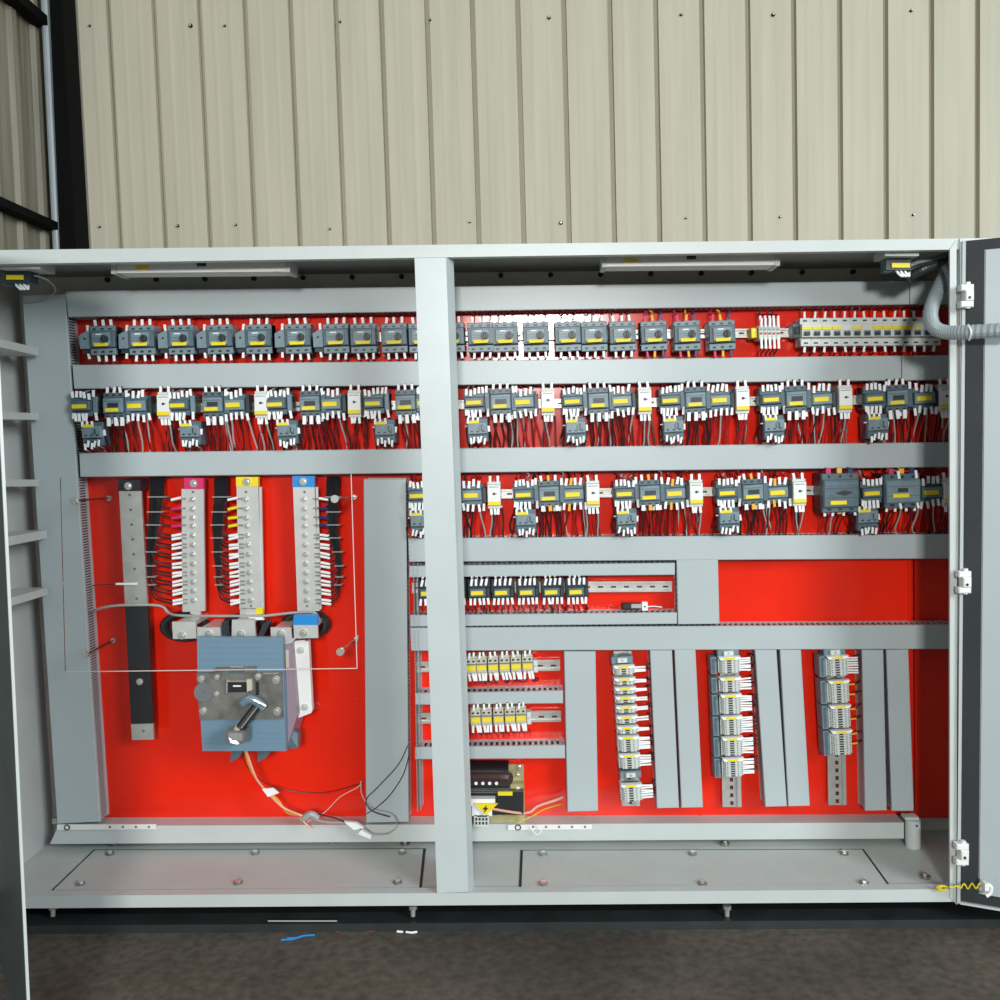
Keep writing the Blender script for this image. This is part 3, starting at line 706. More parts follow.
def devB(px, py, label, grp, L, sw='tag', big=0):
    r = dev('power_contactor', px, py, .206, label, 'contactor', grp); d = fy(.206)
    def b(mb):
        mb.box(-11, 15, -d+10, 0, -13.5, 13, 'slate_dark')
        mb.box(-10.5, 10.5, -d+5, -3, 7.5, 13, 'slate', .6); mb.box(-10.5, 10.5, -d+5, -3, -13.5, -8, 'slate', .6)
        mb.box(-10, 10, -d+1, -4, -7.6, 7.2, 'slate_light', .8); mb.box(10.6, 16, -d+5, -3, -10, 9, 'slate', .7)
        for k in (-7, 0, 7): mb.box(k-1.5, k+1.5, -d+4.7, -d+6, 9.4, 11.2, 'black'); mb.box(k-1.5, k+1.5, -d+4.7, -d+6, -12, -10.2, 'black')
        mb.box(-8.5, 8.5, -d+.7, -d+1.4, 3.6, 4.5, 'slate')
    part('housing', 'housing|B', b, r)
    def wn(mb):
        mb.box(-5, 6, -d+.2, -d+1.5, -2.2, 2.4, 'slate_dark', .2)
        for k in (-3, 0, 3): mb.box(k, k+1.2, -d-.2, -d+.4, -1, 1.4, 'black')
    part('indicator_window', 'indicator_window|B', wn, r)
    yellow(r, -1, -4.8, d-.6, 13.5, 3.6)
    for k, cc in zip((-7, 0, 7), ('tag',)*3 if sw == 'tag' else ('tag', 'orange', 'tag')):
        wire(r, k, 11.5, d-6, True, 11, random.choice(('wred', 'wblack', 'wdark')), cc, fl=7, fw=1.3)
        wire(r, k+.5, -12, d-6, False, L, random.choice(('wdark', 'wred', 'wblack')), cc, fl=9 if sw == 'tag' else 6, fw=1.8, rot=random.uniform(-.08, .08))
    wire(r, 13, 8, d-5, True, 13, 'wgrey', fl=7, fw=1.3)
    for k in (-9, -5.5, -2, 2, 5, 8.5, 11, 14): wire(r, k, -11, d-11, False, L, random.choice(('wred', 'wdark', 'wblack', 'wdark', 'wgrey')), fl=7.5 if k in (-5.5, 5, 11) else 2, fw=1.4 if k in (-5.5, 5, 11) else .9)
    return r
def devC(px, py, label, grp, L, sw='tag'):
    r = dev('auxiliary_contactor', px, py, .214, label, 'contactor', grp); d = fy(.214)
    def b(mb):
        mb.box(-11.5, 13, -d+9, 0, -11, 10.5, 'slate_dark'); mb.box(-11, 10, -d+5, -3, 5.2, 10.5, 'slate', .5); mb.box(-10.5, 9.5, -d+.6, -4, -5.6, 5, 'slate_light', .8)
        mb.box(-11, 10, -d+5, -3, -11, -6, 'slate', .5); mb.box(10.4, 14.5, -d+4, -3, -9, 7, 'slate_dark', .5)
    part('housing', 'housing|C', b, r)
    yellow(r, -1.5, -.4, d-.1, 14.5, 4.6)
    for k in range(4): wire(r, -8+k*4.8, 6+random.uniform(-1, 3), d-3, True, 13, random.choice(('wred', 'wblack', 'wdark')), ('orange' if (sw != 'tag' and k == 1) else 'tag'), fl=7.5, fw=1.4, lean_=.1)
    for k in range(9): wire(r, -10+k*2.7, -8+random.uniform(-2, 1), d-4-k % 2*3, False, L, random.choice(('wgrey', 'wred', 'wdark', 'wred', 'wblack')), ('orange' if (sw != 'tag' and k == 2) else 'tag'), fl=7.5 if k % 2 == 0 else 2, fw=1.3 if k % 2 == 0 else .9)
    return r
def devD(px, py, label, grp, L, shade='white'):
    r = dev('timer_relay', px, py, .212, label, 'timer relay', grp, .02); d = fy(.212)
    def b(mb):
        mb.box(-6.5, 6.5, -d, 0, -10.5, 10.5, 'white', .5); mb.box(-6.5, 6.5, -d+3, 0, -13.5, -10.7, 'cell', .3); mb.box(-6.5, 6.5, -d+3, 0, 10.7, 13.5, 'cell', .3)
        mb.box(-5, 5, -d-.1, -d+.3, 8, 8.8, 'slate_light'); mb.cyl((0, -d-.4, 1.5), (0, -d+.3, 1.5), 1.4, 'slate_dark', 10); mb.box(-.7, 2.6, -d-.3, -d+.2, 1, 2, 'slate_dark')
    part('housing', 'housing|D', b, r)
    yellow(r, 0, -8.2, d, 12.6, 3.8)
    for k in (-4, 4): wire(r, k, 12.5, d-5, True, 10, 'wred', fl=7, fw=1.3, rot=random.uniform(-.2, .05))
    for k in (-3.5, .3, 4): wire(r, k, -12, d-5, False, L-2, random.choice(('wgrey', 'wred', 'wred')), fl=8, fw=1.4)
    for k in (-2, 2.5, 7): wire(r, k, -12, 7, False, L, random.choice(('wdark', 'wblack')), fl=2, fw=.7)
    return r
def yA(x): return 406.0-7.8*(x-80)/800
row2 = [(80, 112, 135.5, 163), (178, 211.5, 234, 260.5), (275.5, 309, 331, 354), (373.5, 405, 426, None), (474.5, 500.5, 524, 547.8), (573, 598.5, 622, 645), (671, 696, 721, 743), (772, 797, 823, 846), (876, 898.5, 926, 947)]
for i, (a, b_, c_, d_) in enumerate(row2):
    g = '%s group of the upper contactor row' % ordn[i]
    devA(a, yA(a), 'dark blue-grey control relay with yellow label, ' + g, 'control relays of the upper contactor row', 38)
    devO(a+11 if i < 4 else a+3, yA(a)+28, 'grey overload relay with dial hanging below, ' + g, 'overload relays of the upper contactor row', 18)
    devB(b_, yA(b_)-.5, 'slate grey contactor with black window, ' + g, 'contactors of the upper contactor row', 42)
    devC(c_, yA(c_), 'low dark contactor with wide yellow label, ' + g, 'small contactors of the upper contactor row', 44)
    if d_: devD(d_, yA(d_)+.2, 'white timer relay with yellow strip, ' + g, 'white timer relays of the upper contactor row', 40)
def y3(x): return 496.5-4.5*(x-420)/500
row3 = [(418, 444, 472, 494), (524, 549, 574, 593), (625, 650, 676, 696.5), (728, 753.5, 779, 800)]
for i, (a, b_, c_, d_) in enumerate(row3):
    g = '%s group of the lower contactor row' % ordn[i]
    devA(a, y3(a)-1, 'dark blue-grey control relay with yellow label, ' + g, 'control relays of the lower contactor row', 38)
    devO(a+2, y3(a)+26, 'grey overload relay with dial hanging below, ' + g, 'overload relays of the lower contactor row', 18)
    devB(b_, y3(b_)-1.5, 'slate grey contactor with black window, ' + g, 'contactors of the lower contactor row', 42, 'mix' if i else 'tag')
    devC(c_, y3(c_)-1, 'low dark contactor with wide yellow label, ' + g, 'small contactors of the lower contactor row', 44, 'mix' if i else 'tag')
    devD(d_, y3(d_)-.5, 'white timer relay with yellow strip, ' + g, 'white timer relays of the lower contactor row', 40)
# the large pair at the right end of row three
def bigc(px, py, hw, hh, label, diamond):
    r = dev('large_contactor', px, py, .195, label, 'contactor', None, .01); d = fy(.195)
    def b(mb):
        mb.box(-hw, hw, -d+9, 0, -hh, hh, 'slate_dark'); mb.box(-hw, hw, -d+4, -3, hh-7, hh, 'slate', .8); mb.box(-hw, hw, -d+4, -3, -hh, -hh+7, 'slate', .8)
        mb.box(-hw+.5, hw-.5, -d, -4, -hh+5, hh-6, 'slate' if diamond else 'slate_light', 1.2)
        for k in (-.6, 0, .6): mb.cyl((k*hw, -d+3.4, hh-3.2), (k*hw, -d+5, hh-3.2), 1.5, 'black', 8); mb.box(k*hw-2, k*hw+2, -d+3.7, -d+5, -hh+2, -hh+4, 'black')
        for k in range(4): mb.box(-hw+2, hw-2, -d-.2, -d+.4, 9-k*4.6, 9.4-k*4.6, 'slate_dark' if k % 2 else 'slate_light')
        if diamond:
            mb.prism([(-6, 0), (3, 3), (12, 0), (3, -3)], -d-.5, -d+.3, 'slate_dark'); mb.prism([(-4, 0), (3, 1.6), (10, 0), (3, -1.6)], -d-.7, -d-.4, 'black')
        else: mb.box(-6, 4, -d-.4, -d+.4, -1, 3, 'slate_dark')
    part('housing', 'housing|big%s' % diamond, b, r)
    yellow(r, -3, -9.5 if diamond else -4.5, d+.4, 16, 4)
    for k, cc in zip((-.6, 0, .6), ('pink', 'orange', 'navy')):
        wire(r, k*hw, hh-2, d-7, True, 9, cc, cc, fl=7, fw=2.4, rot=0)
        wire(r, k*hw, -hh+3, d-9, False, 28 if diamond else 34, random.choice(('wdark', 'wblack')), cc, fl=5, fw=2)
    for k in (-.8, -.3, .3, .85): wire(r, k*hw, -hh+3, d-9, False, 32, random.choice(('wred', 'wgrey', 'wdark')), fl=7)
    if not diamond:
        for k in (-.2, .8): wire(r, k*hw, hh-5, d-3, True, 12, 'wgrey', fl=8); wire(r, k*hw, -hh+7, d-3, False, 38, 'wgrey', fl=8, rot=-.2)
    return r
bigc(841.5, 493, 18, 19.5, 'large slate contactor with a dark diamond, right part of the lower contactor row', True)
devA(873, 493, 'dark control relay wedged between the two large contactors of the lower row', 'control relays of the lower contactor row', 38)
devO(869, 519, 'grey overload relay hanging between the two large contactors of the lower row', 'overload relays of the lower contactor row', 14)
bigc(904, 491, 17, 17, 'large grey contactor with a yellow label, second from right in the lower row', False)
devC(933, 492, 'low dark contactor in shade beside the right jamb in the lower row', 'small contactors of the lower contactor row', 42)
devD(951, 492, 'white timer relay half hidden by the right jamb in the lower row', 'white timer relays of the lower contactor row', 38)

# ---- row four, black relays
for i, x in enumerate([429, 455, 479, 503, 528, 553, 577.5]):
    y = 593.5-1.5*(x-430)/150
    r = dev('interface_relay', x, y, .216, ['black socketed relay just left of the centre post, in the row of black relays', 'black socketed relay mostly behind the centre post'][i] if i < 2 else 'black socketed relay with yellow label, %s right of the centre post in its row' % ordn[i-2], 'relay', 'black relays below the contactor rows'); d = fy(.216)
    def b(mb):
        mb.box(-12, 11.6, -d+8, 0, -8, 13, 'black', .5); mb.box(-9.5, 7, -d, -4, -4, 4.2, 'slate', .7); mb.box(7.4, 11, -d+2, -4, -4, 4.5, 'slate_dark', .5)
        mb.box(-9, 9, -d+6, -4, 5, 8, 'slate_dark', .5)
    part('housing', 'housing|r4', b, r)
    yellow(r, -2, 0, d+.2, 12.5, 4.2)
    for k in range(4): wire(r, -8+k*5, 7, d-3, True, 14, random.choice(('wdark', 'wred', 'wgrey')), fl=7, fw=1.2, lean_=.12)
    for k in range(3): wire(r, -7+k*5, 12, d-9, True, 9, 'wdark', fl=6, fw=1)
    for k in range(5): wire(r, -9+k*4.4, -6, d-4, False, 17, random.choice(('wdark', 'wred')), fl=7, fw=1.2)
r = dev('loose_plug', 636, 606.5, .25, 'loose black and white plug lying on the narrow duct beside the relay row', 'plug', None, .0)
def b(mb):
    mb.box(-14, 4, -7, 0, -3.2, 3.2, 'black', .8); mb.box(-5, 6, -8, -1, -2, 2.6, 'wgrey', .5)
part('housing', 'housing|plug', b, r)
def b(mb): mb.box(6, 12, -9, -1, -4.5, 4.5, 'tag', .5); mb.cyl((9, -9.4, 0), (9, -8.5, 0), 1, 'slate_dark', 8)
part('cap', 'cap|plug', b, r)
def b(mb): mb.tube([(12, -4, -1), (18, -4, -.5), (24, -5, -1), (27, -4, -1.5)], .6, 'tag', 5)
part('lead', 'lead|plug', b, r)
# ---- rows five and six, small relays
for rowi, (xs_, yc, who) in enumerate((([471, 481.5, 493, 504.5, 516, 527.5], 669, 'upper'), ([475.5, 486.5, 498.5, 510, 521], 721, 'lower'))):
    for i, x in enumerate(xs_):
        r = dev('slim_relay', x, yc-.04*(x-470), .215, 'small cream relay, %s right of the centre post in the %s small-relay row' % (ordn[i], who), 'relay', 'small cream relays'); d = fy(.215)
        def b(mb):
            mb.box(-5.4, 5.4, -d+7, 0, -9, 11, 'creamp', .4); mb.box(-5.2, 5.2, -d+3, -3, 4, 9.5, 'creamp', .6); mb.box(-5.2, 5.2, -d, -3, -4.6, 3.4, 'creamp', .6)
            for k in (-2.6, 2.6): mb.box(k-1.2, k+1.2, -d+2.7, -d+4, 6, 8, 'slate_dark')
        part('housing', 'housing|r5', b, r)
        yellow(r, 0, .6, d+.2, 9.2, 4.8)
        wire(r, -2, 9, d-5, True, 9, 'wred', fl=6.5, fw=1.1); wire(r, 2.5, 10, d-9, True, 8, 'wred', fl=5, fw=1)
        for k in (-3, 1, 4): wire(r, k, -5, d-5, False, 15, random.choice(('wdark', 'wred')), fl=9, fw=1.25, lean_=-.1)
    r = dev('end_stop', xs_[-1]+8, yc-2.6, .235, 'pale end stop closing the %s small-relay row on its right' % who, 'end stop', 'pale end stops')
    def b(mb): mb.box(-2.2, 2.2, -13, 0, -7, 6, 'cell', .5); mb.cyl((0, -13.4, 0), (0, -12.8, 0), 1, 'steel', 8)
    part('housing', 'housing|es5', b, r)

# ---------------------------------------------------------------- terminal strips
def term(cx, y, n_, stripname, seg, sl, fcol, has_ferr=True, lft=0):
    pass
strips = [
 ('first', lambda y: 624+(y-665)*.062, 22, [(667, 675.5), (679.5, 686), (689, 695), (698, 704), (707.5, 714), (717.5, 724.5), (728, 735), (738, 753), (756, 770), (786, 803)], 0),
 ('second', lambda y: 729.8+(y-659)*.037, 22, [(658.5, 674), (679, 693), (696, 715), (718, 736), (739, 757), (760, 778)], 1),
 ('third', lambda y: 838+(y-657)*.054, 21, [(657.5, 677), (682, 704), (707, 729), (732, 756)], 1)]
for sname, cx, wd, segs, cover in strips:
    for k, (ya, yb) in enumerate(segs):
        xm = cx(ya)
        r = dev('marker_carrier', xm, ya, .211, 'yellow topped marker carrier, %s from the top on the %s terminal strip' % (ordn[k], sname), 'marker', 'yellow marker carriers on the terminal strips', .05)
        d = fy(.211)
        def b(mb): mb.prism([(-11, 1.1), (11, 1.1), (9, -1.5), (-9, -1.5)], -d, -d+7, 'tag')
        part('carrier', 'carrier|t', b, r)
        def b(mb): mb.prism([(-6.5, .9), (5.5, .9), (4, -1.2), (-5, -1.2)], -d-.6, -d+.2, 'yellow')
        part('label', 'label|t', b, r)
        nt_ = max(2, round((yb-ya-1)/2.5)); step = (yb-ya-2.2)/nt_
        for j in range(nt_):
            y = ya+2.6+step*(j+.5)-.8
            ferr = not (sname == 'third' and k > 0 and j % 4 != 1)
            fc = 'tag' if not (sname == 'third' and k > 0) else 'orange'
            lab = 'grey terminal with white sleeve, %s below the %s yellow marker of the %s strip' % (ordn[j], ordn[k], sname)
            if sname == 'third' and k > 0:
                lab = 'grey terminal %s sleeve, %s below the %s yellow marker of the third strip' % ('with orange' if ferr else 'without', ordn[j], ordn[k])
            r = dev('terminal_block', cx(y), y, .212, lab, 'terminal', '%s terminals below marker %s%s' % (sname, ordn[k], '' if ferr or fc == 'tag' else ', bare'), .05)
            d = fy(.212); h = round(step*.47, 2)
            def b(mb):
                mb.box(-11, 11, -d+6, 0, -h, h, 'cell', .25); mb.box(-7.5, 8, -d+2, -4, -h, h, 'cell', .25)
                mb.box(-2.6, 1.8, -d+1.8, -d+2.2, -h*.62, h*.62, 'black'); mb.box(4.4, 5.6, -d+1.8, -d+2.2, -h*.4, h*.4, 'slate'); mb.box(9, 10, -d+5.8, -d+6.2, -h*.4, h*.4, 'slate')
                mb.box(-10, -8.4, -d+5.8, -d+6.2, -h*.45, h*.45, 'slate'); mb.box(-6.5, -5.2, -d+1.8, -d+2.2, -h*.4, h*.4, 'slate')
            part('housing', 'housing|term%.2f' % h, b, r)
            if ferr:
                w_ = random.uniform(-.07, .07)
                wo = wire(r, 10, 0, d-9, False, 19, 'wdark', fc, fl=12.5 if fc == 'tag' else 8, fw=.85, rot=-math.pi/2+w_)
        # grey side cover strips at the left
        if cover:
            xL = cx(ya)-wd/2-5.5
            r = dev('cover_strip', cx((ya+yb)/2)-wd/2-4.5, (ya+yb)/2, .222, 'grey bridging cover beside %s segment of the %s terminal strip' % (ordn[k], sname), 'cover', 'grey covers left of the terminal strips', .05)
            hh_ = (yb-ya)/2+1
            def b(mb): mb.box(-3.6, 2.6, -19, 0, -hh_, hh_, 'slate_light', .5); mb.box(-2, .6, -19.6, -18.8, -hh_+1.5, hh_-1.5, 'slate')
            part('housing', 'housing|cov%.1f' % hh_, b, r)
for (x, y, t_) in ((622.5, 661, 'top of the first'), (631, 776, 'gap low on the first'), (729, 654, 'top of the second'), (836, 653, 'top of the third')):
    r = dev('end_stop', x, y, .225, 'grey rail end stop at the %s terminal strip' % t_, 'end stop', 'grey end stops of the terminal strips', .05)
    def b(mb): mb.box(-11, 11, -15, 0, -4, 3.5, 'slate_light', .8); mb.box(-5, 5, -18, -14, -2.5, 2.5, 'cell', .6); mb.cyl((0, -18.3, 0), (0, -17.6, 0), 1.4, 'steel', 8)
    part('housing', 'housing|est', b, r)

# ---------------------------------------------------------------- busbars, left bay
def screw_at(mb, x, y, yf, rr=.006, m='zinc'):
    p = P(x, y, yf); mb.cyl(p, p-Vector((0, .003, 0)), rr, m, 10); mb.cyl(p-Vector((0, .003, 0)), p-Vector((0, .007, 0)), rr*.55, m, 6)
YBB = .235
lugy = [499, 508.5, 517.5, 525.5, 535, 544.5, 554, 563.5, 572.5, 581.5, 590.5, 600]
bars = [('crimson', 'pink', (184, 478, 203.5, 489), [(181.5, 489), (203.5, 489), (205, 611), (182.5, 612)], 192.5, 193.5, -1),
        ('yellow', 'yellow', (236, 477, 258, 486.5), [(236.5, 486.5), (258, 486.5), (262, 609), (239.5, 609.5)], 245.5, 251, -1),
        ('blue', 'blue', (292.5, 476, 314.5, 487), [(293, 487), (314.5, 487), (319.5, 611), (297.5, 612)], 304, 307, 1)]
for nm_, mm, cap, body, sxa, sxb, side in bars:
    r = root('busbar', P((body[2][0]+body[3][0])/2, 612, YBB), 'tinned upright busbar with %s sleeved top and a column of bolts' % nm_, 'busbar', 'tinned phase busbars')
    m_ = MB(); m_.q(body, YBB, YBB+.008, 'tin')
    if nm_ != 'crimson': m_.q([(body[0][0]+22.6, 487), (body[0][0]+25, 487), (body[2][0]+2, 609), (body[2][0]-.4, 609)], YBB+.004, YBB+.010, 'tin')
    m_.cyl(P(sxa+.5, 492, YBB), P(sxa+.5, 492, YBB-.001), .0028, 'slate_dark', 8)
    if nm_ != 'crimson': m_.cyl(P(sxb, 606, YBB), P(sxb, 606, YBB-.001), .0028, 'slate_dark', 8)
    wpart('bar', m_, r)
    m_ = MB(); m_.pb(*cap, YBB-.002, YBB+.012, mm); screw_at(m_, (cap[0]+cap[2])/2, (cap[1]+cap[3])/2, YBB-.002, .009); wpart('sleeve', m_, r)
    m_ = MB(); m_.pb(cap[0]+6, 478, cap[2]-6, 486, YBB+.012, YP, 'wdark'); m_.pb(body[3][0]+5, 598, body[2][0]-6, 606, YBB+.008, YP, 'wdark'); wpart('standoff', m_, r)
    if nm_ == 'yellow':
        m_ = MB(); m_.pb(256, 608, 263, 614, YBB-.001, YBB+.012, 'yellow'); m_.pb(240, 608, 256, 616, YBB, YBB+.01, 'tin'); wpart('lower_sleeve', m_, r)
    if nm_ == 'crimson':
        m_ = MB(); m_.q([(190, 611), (200, 611), (201, 622), (191, 622)], YBB+.002, YBB+.012, 'tin'); wpart('link', m_, r)
    for ly in lugy:
        m_ = MB(); t = (ly-489)/120; screw_at(m_, sxa+(sxb-sxa)*t, ly+.3, YBB, .0062, 'zinc'); wpart('bolt', m_, r)
# neutral bar
r = root('neutral_busbar', P(142, 740, YBB), 'left busbar, bare drilled upper half and black sleeved lower half', 'busbar')
m_ = MB(); m_.q([(119, 491), (141, 491), (147.5, 606.5), (125, 607)], YBB, YBB+.008, 'steel'); m_.q([(127, 606), (145.5, 606), (151, 724.5), (133, 725)], YBB+.001, YBB+.007, 'steel')
for k in range(8): x = 129.7+k*.98; m_.cyl(P(x, 495+k*14.8, YBB), P(x, 495+k*14.8, YBB-.0012), .0032, 'slate_dark', 8)
m_.q([(131, 724), (153, 723.5), (153.5, 739.5), (132, 740)], YBB, YBB+.008, 'steel'); m_.cyl(P(143.5, 731, YBB), P(143.5, 731, YBB-.0012), .0034, 'slate_dark', 8)
wpart('bar', m_, r)
m_ = MB(); m_.pb(118, 480, 140.5, 491, YBB-.002, YP, 'black'); screw_at(m_, 128.5, 486, YBB-.002, .009); wpart('sleeve', m_, r)
m_ = MB(); m_.q([(125, 607), (147.5, 606.5), (153, 723.5), (131, 724)], YBB-.002, YBB+.012, 'black'); screw_at(m_, 140, 681.5, YBB-.002, .008); wpart('sleeve', m_, r)
m_ = MB(); m_.pb(136, 677, 144, 686, YBB+.012, YP, 'black'); wpart('standoff', m_, r)
m_ = MB(); screw_at(m_, 135, 584, YBB, .006); m_.pt([(92, 585.5, .25), (105, 584.5, .24), (117, 584, YBB-.006)], .0012, 'wblack', 5); m_.pt([(116, 584, YBB-.006), (137, 584, YBB-.006)], .0028, 'tag', 6, sm=False)
wpart('neutral_wire', m_, r)
# cable bundles
bund = [('crimson', [(157, 470), (157, 500), (154.5, 530), (153, 560), (154.5, 585), (160, 602)], 17, 179, 1, 'pink'),
        ('yellow', [(222, 470), (221, 500), (218.5, 530), (220, 560), (222, 585), (225, 598)], 16, 235.5, 1, 'yellow'),
        ('blue', [(334, 470), (332, 500), (331.5, 530), (335, 555), (336.5, 575), (333, 592)], 15, 320.5, -1, 'navy')]
for bi, (nm_, path, wd_, xe, side, cc) in enumerate(bund):
    r = root('cable_bundle', P(path[2][0], 600, .24), 'laced bundle of black cables feeding the %s topped busbar' % nm_, 'cable bundle', 'laced black cable bundles')
    def cxp(y):
        for (a, b) in zip(path, path[1:]):
            if y <= b[1]: return a[0]+(b[0]-a[0])*(y-a[1])/(b[1]-a[1])
        return path[-1][0]
    ends = []
    for k, ly in enumerate(lugy):
        ends.append((ly, k))
        if k > 3: ends.append((ly+3.4, k))
    ne = len(ends); bx_off = {0: 0, 1: 1.4, 2: 0}[bi]
    for k, (ly, li) in enumerate(ends):
        off = side*(.5-k/(ne-1))*wd_*.85; z_ = .242-.012*random.random(); pts = []
        y = 477
        yo = ly-6 if k else ly-4
        while y < yo:
            f = 1-.35*min(1, (y-470)/130)
            pts.append((cxp(y)+off*f+random.uniform(-.5, .5), y, max(z_, .266-.0016*(y-477)) )); y += 14 if y > 478 else 7
        ex_ = xe+(ly-489)*(.018 if bi == 0 else .028)
        sx_ = cxp(ly)+off*.5
        pts.append((sx_+side*1, ly-3.5, z_-.004)); pts.append(((sx_+ex_)/2, ly-1.5+1.2, .232)); fl_ = 10 if k else 12
        fe = ex_-side*4 if bi != 2 else ex_+3.5
        pts.append((fe, ly+.8, YBB-.005))
        m_ = MB(); m_.pt(pts, .0019, 'wblack', 6, sub=4)
        wo = wpart('cable', m_, r)
        col = cc if (k in (1, 2, 3)) else 'tag'
        m_ = MB(); m_.pt([(fe-side*4, ly+.9, YBB-.005), (fe+side*5.5, ly-.6+random.uniform(-.8, .8), YBB-.006)], .0031 if col == 'tag' else .0036, col, 7, sm=False)
        L = Vector(r.location); m_.v = [tuple(Vector(v)-L) for v in m_.v]; put('marker_sleeve', mesh('marker_sleeve', m_), wo)
        m_ = MB(); m_.pt([(fe+side*5.5, ly-.4, YBB-.004), (fe+side*11, ly-.2, YBB-.002)], .0022, 'zinc', 6, sm=False)
        m_.v = [tuple(Vector(v)-L) for v in m_.v]; put('lug', mesh('lug', m_), wo)
    for ty in (497, 512, 525, 538, 552, 566, 577, 585):
        hw = wd_*.5*(1-.62*min(1, (ty-490)/100)) + .6
        xo = cxp(ty)-side*wd_*.22*min(1, (ty-480)/90)
        m_ = MB(); m_.pb(xo-hw, ty-.4, xo+hw, ty+.4, .224, .246, 'wgrey'); wpart('cable_tie', m_, r)
# blue lower sleeve, current transformers, connection straps
for (x, y, lab) in ((185, 628, 'behind the left breaker strap'), (245, 630, 'behind the middle breaker strap'), (306, 626, 'behind the blue taped strap')):
    m_ = MB(); m_.torus(P(x, y-1.5, .25), (0, 1, 0), .047, .0115, 'black', 36, 10, 1.5); zc = P(x, y-2.5, .25).z; m_.v = [(a, b, zc+(c-zc)*.62) for a, b, c in m_.v]
    wthing('current_transformer', m_, 'black ring current transformer ' + lab, 'current transformer', 'black ring transformers')
YS = .146
for i, (q_, lab, sc) in enumerate([
        ([(172, 622), (195.5, 622), (196.5, 638.5), (173, 639)], 'leftmost tinned strap beside the breaker top', (182, 636)),
        ([(197, 627.5), (220, 627.5), (221, 640), (197.5, 640)], 'tinned strap entering the breaker top on the left', (209, 634.5)),
        ([(232, 620), (254.5, 620), (256, 640), (231.5, 640)], 'tall rounded tinned strap entering the breaker top in the middle', (241, 634.5)),
        ([(270.5, 627.5), (291, 627.5), (292, 640), (271, 640)], 'tinned strap entering the breaker top on the right', (281, 634)),
        ([(293.5, 624), (317.5, 624), (318, 638), (294, 638.5)], 'right tinned strap below the blue tape', (304, 633.5))]):
    r = root('connection_strap', P(q_[3][0]+10, q_[3][1], YS), lab, 'strap', 'tinned connection straps')
    m_ = MB(); m_.q(q_, YS, YS+.008, 'tin'); m_.q([(q_[0][0]+3, q_[0][1]+.6), (q_[1][0]-3, q_[1][1]+.6), (q_[1][0]-3, q_[1][1]+5), (q_[0][0]+3, q_[0][1]+4)], YS+.008, .262, 'tin'); wpart('bar', m_, r)
    m_ = MB(); screw_at(m_, sc[0], sc[1]-.5, YS, .0085); wpart('bolt', m_, r)
    if i == 4:
        m_ = MB(); m_.pb(293.5, 615, 317.5, 625, YS-.001, YS+.014, 'blue'); wpart('blue_tape', m_, r)
        m_ = MB(); m_.q([(282, 638.5), (296, 638.5), (289, 645), (283, 648)], YS+.004, YS+.016, 'tin'); wpart('elbow', m_, r)
for (q_, lab) in (([(221.5, 622), (228, 620), (231, 640), (222, 640)], 'dark grey phase divider left of the middle strap'), ([(263, 624), (271, 620), (262, 640), (256, 640)], 'dark grey phase divider right of the middle strap')):
    m_ = MB(); m_.q(q_, .16, .164, 'slate_dark'); m_.q([(a+1, b) for a, b in q_], .209, .215, 'slate_dark')
    wthing('phase_divider', m_, lab, 'divider', 'dark phase dividers')
m_ = MB(); m_.pt([(89, 613, .250), (98, 609, .226), (112, 606, .222), (130, 605, .218), (152, 605, .218), (163, 607, .218), (169, 613, .216), (180, 615.5, .2), (215, 616, .19), (240, 616, .188), (262, 616, .188), (290, 613, .19), (304, 612, .19), (315, 613, .19), (319, 620, .19), (316, 627, .192)], .0030, 'wgrey', 8)
wthing('spiral_wrapped_cable', m_, 'thin grey wrapped cable running across the foot of the busbars', 'cable')
m_ = MB(); m_.pb(248, 616.5, 262, 620, .186, .194, 'tag', 2)
wthing('cable_tag', m_, 'small white tag on the grey cable above the middle strap', 'tag')

# ---------------------------------------------------------------- the main breaker
r = root('main_breaker', P(245, 752, .13), 'large blue grey moulded case breaker with steel handle plate', 'circuit breaker')
YM = .115
m_ = MB()
m_.q([(197, 637), (282.5, 637.5), (283.5, 672), (197.5, 672)], YM+.004, YM+.018, 'mccb'); a_ = P(199, 655, YM+.018); b_ = P(283, 672, YM+.018); m_.box(a_.x, b_.x, YM+.018, .235, b_.z, a_.z, 'slate_dark')
m_.q([(197.5, 671), (283.5, 671), (286, 751), (202.5, 751)], YM+.006, .235, 'mccb')
for k in range(5):
    y = 641+k*6; m_.q([(197.6, y), (282.4, y), (282.4, y+.6), (197.6, y+.6)], YM+.003, YM+.006, 'mccb')
for k in range(3):
    y = 733+k*5; m_.q([(203.5, y), (284.4, y), (284.4, y+.6), (203.6, y+.6)], YM+.005, YM+.008, 'mccb')
wpart('case', m_, r)
m_ = MB(); m_.q([(283.4, 645), (291, 643), (297, 716), (286, 750.5)], YM+.03, .25, 'purple')
m_.q([(285.5, 650), (288.5, 650), (289, 668), (286, 668)], YM+.028, YM+.032, 'creamp')
wpart('side_module', m_, r)
m_ = MB(); m_.q([(285.6, 729), (289, 729), (297.5, 734), (297.5, 748)], YM+.05, YM+.06, 'slate_light'); m_.q([(286, 729.5), (297.5, 734), (297.5, 748.5), (286.4, 749)], YM+.052, .2, 'slate'); wpart('terminal_cover', m_, r)
m_ = MB()
m_.q([(215, 668), (256, 667), (256, 674), (215, 674)], YM-.004, YM+.01, 'gunmetal'); m_.q([(196.5, 673.5), (281.5, 672), (283, 718.5), (199.5, 719.5)], YM-.004, YM+.01, 'gunmetal')
m_.q([(228, 669), (244, 669), (244, 673.5), (228, 673.5)], YM-.007, YM-.003, 'slate'); m_.q([(230, 666), (243, 666), (243, 667.4), (230, 667.4)], YM-.008, YM-.003, 'zinc')
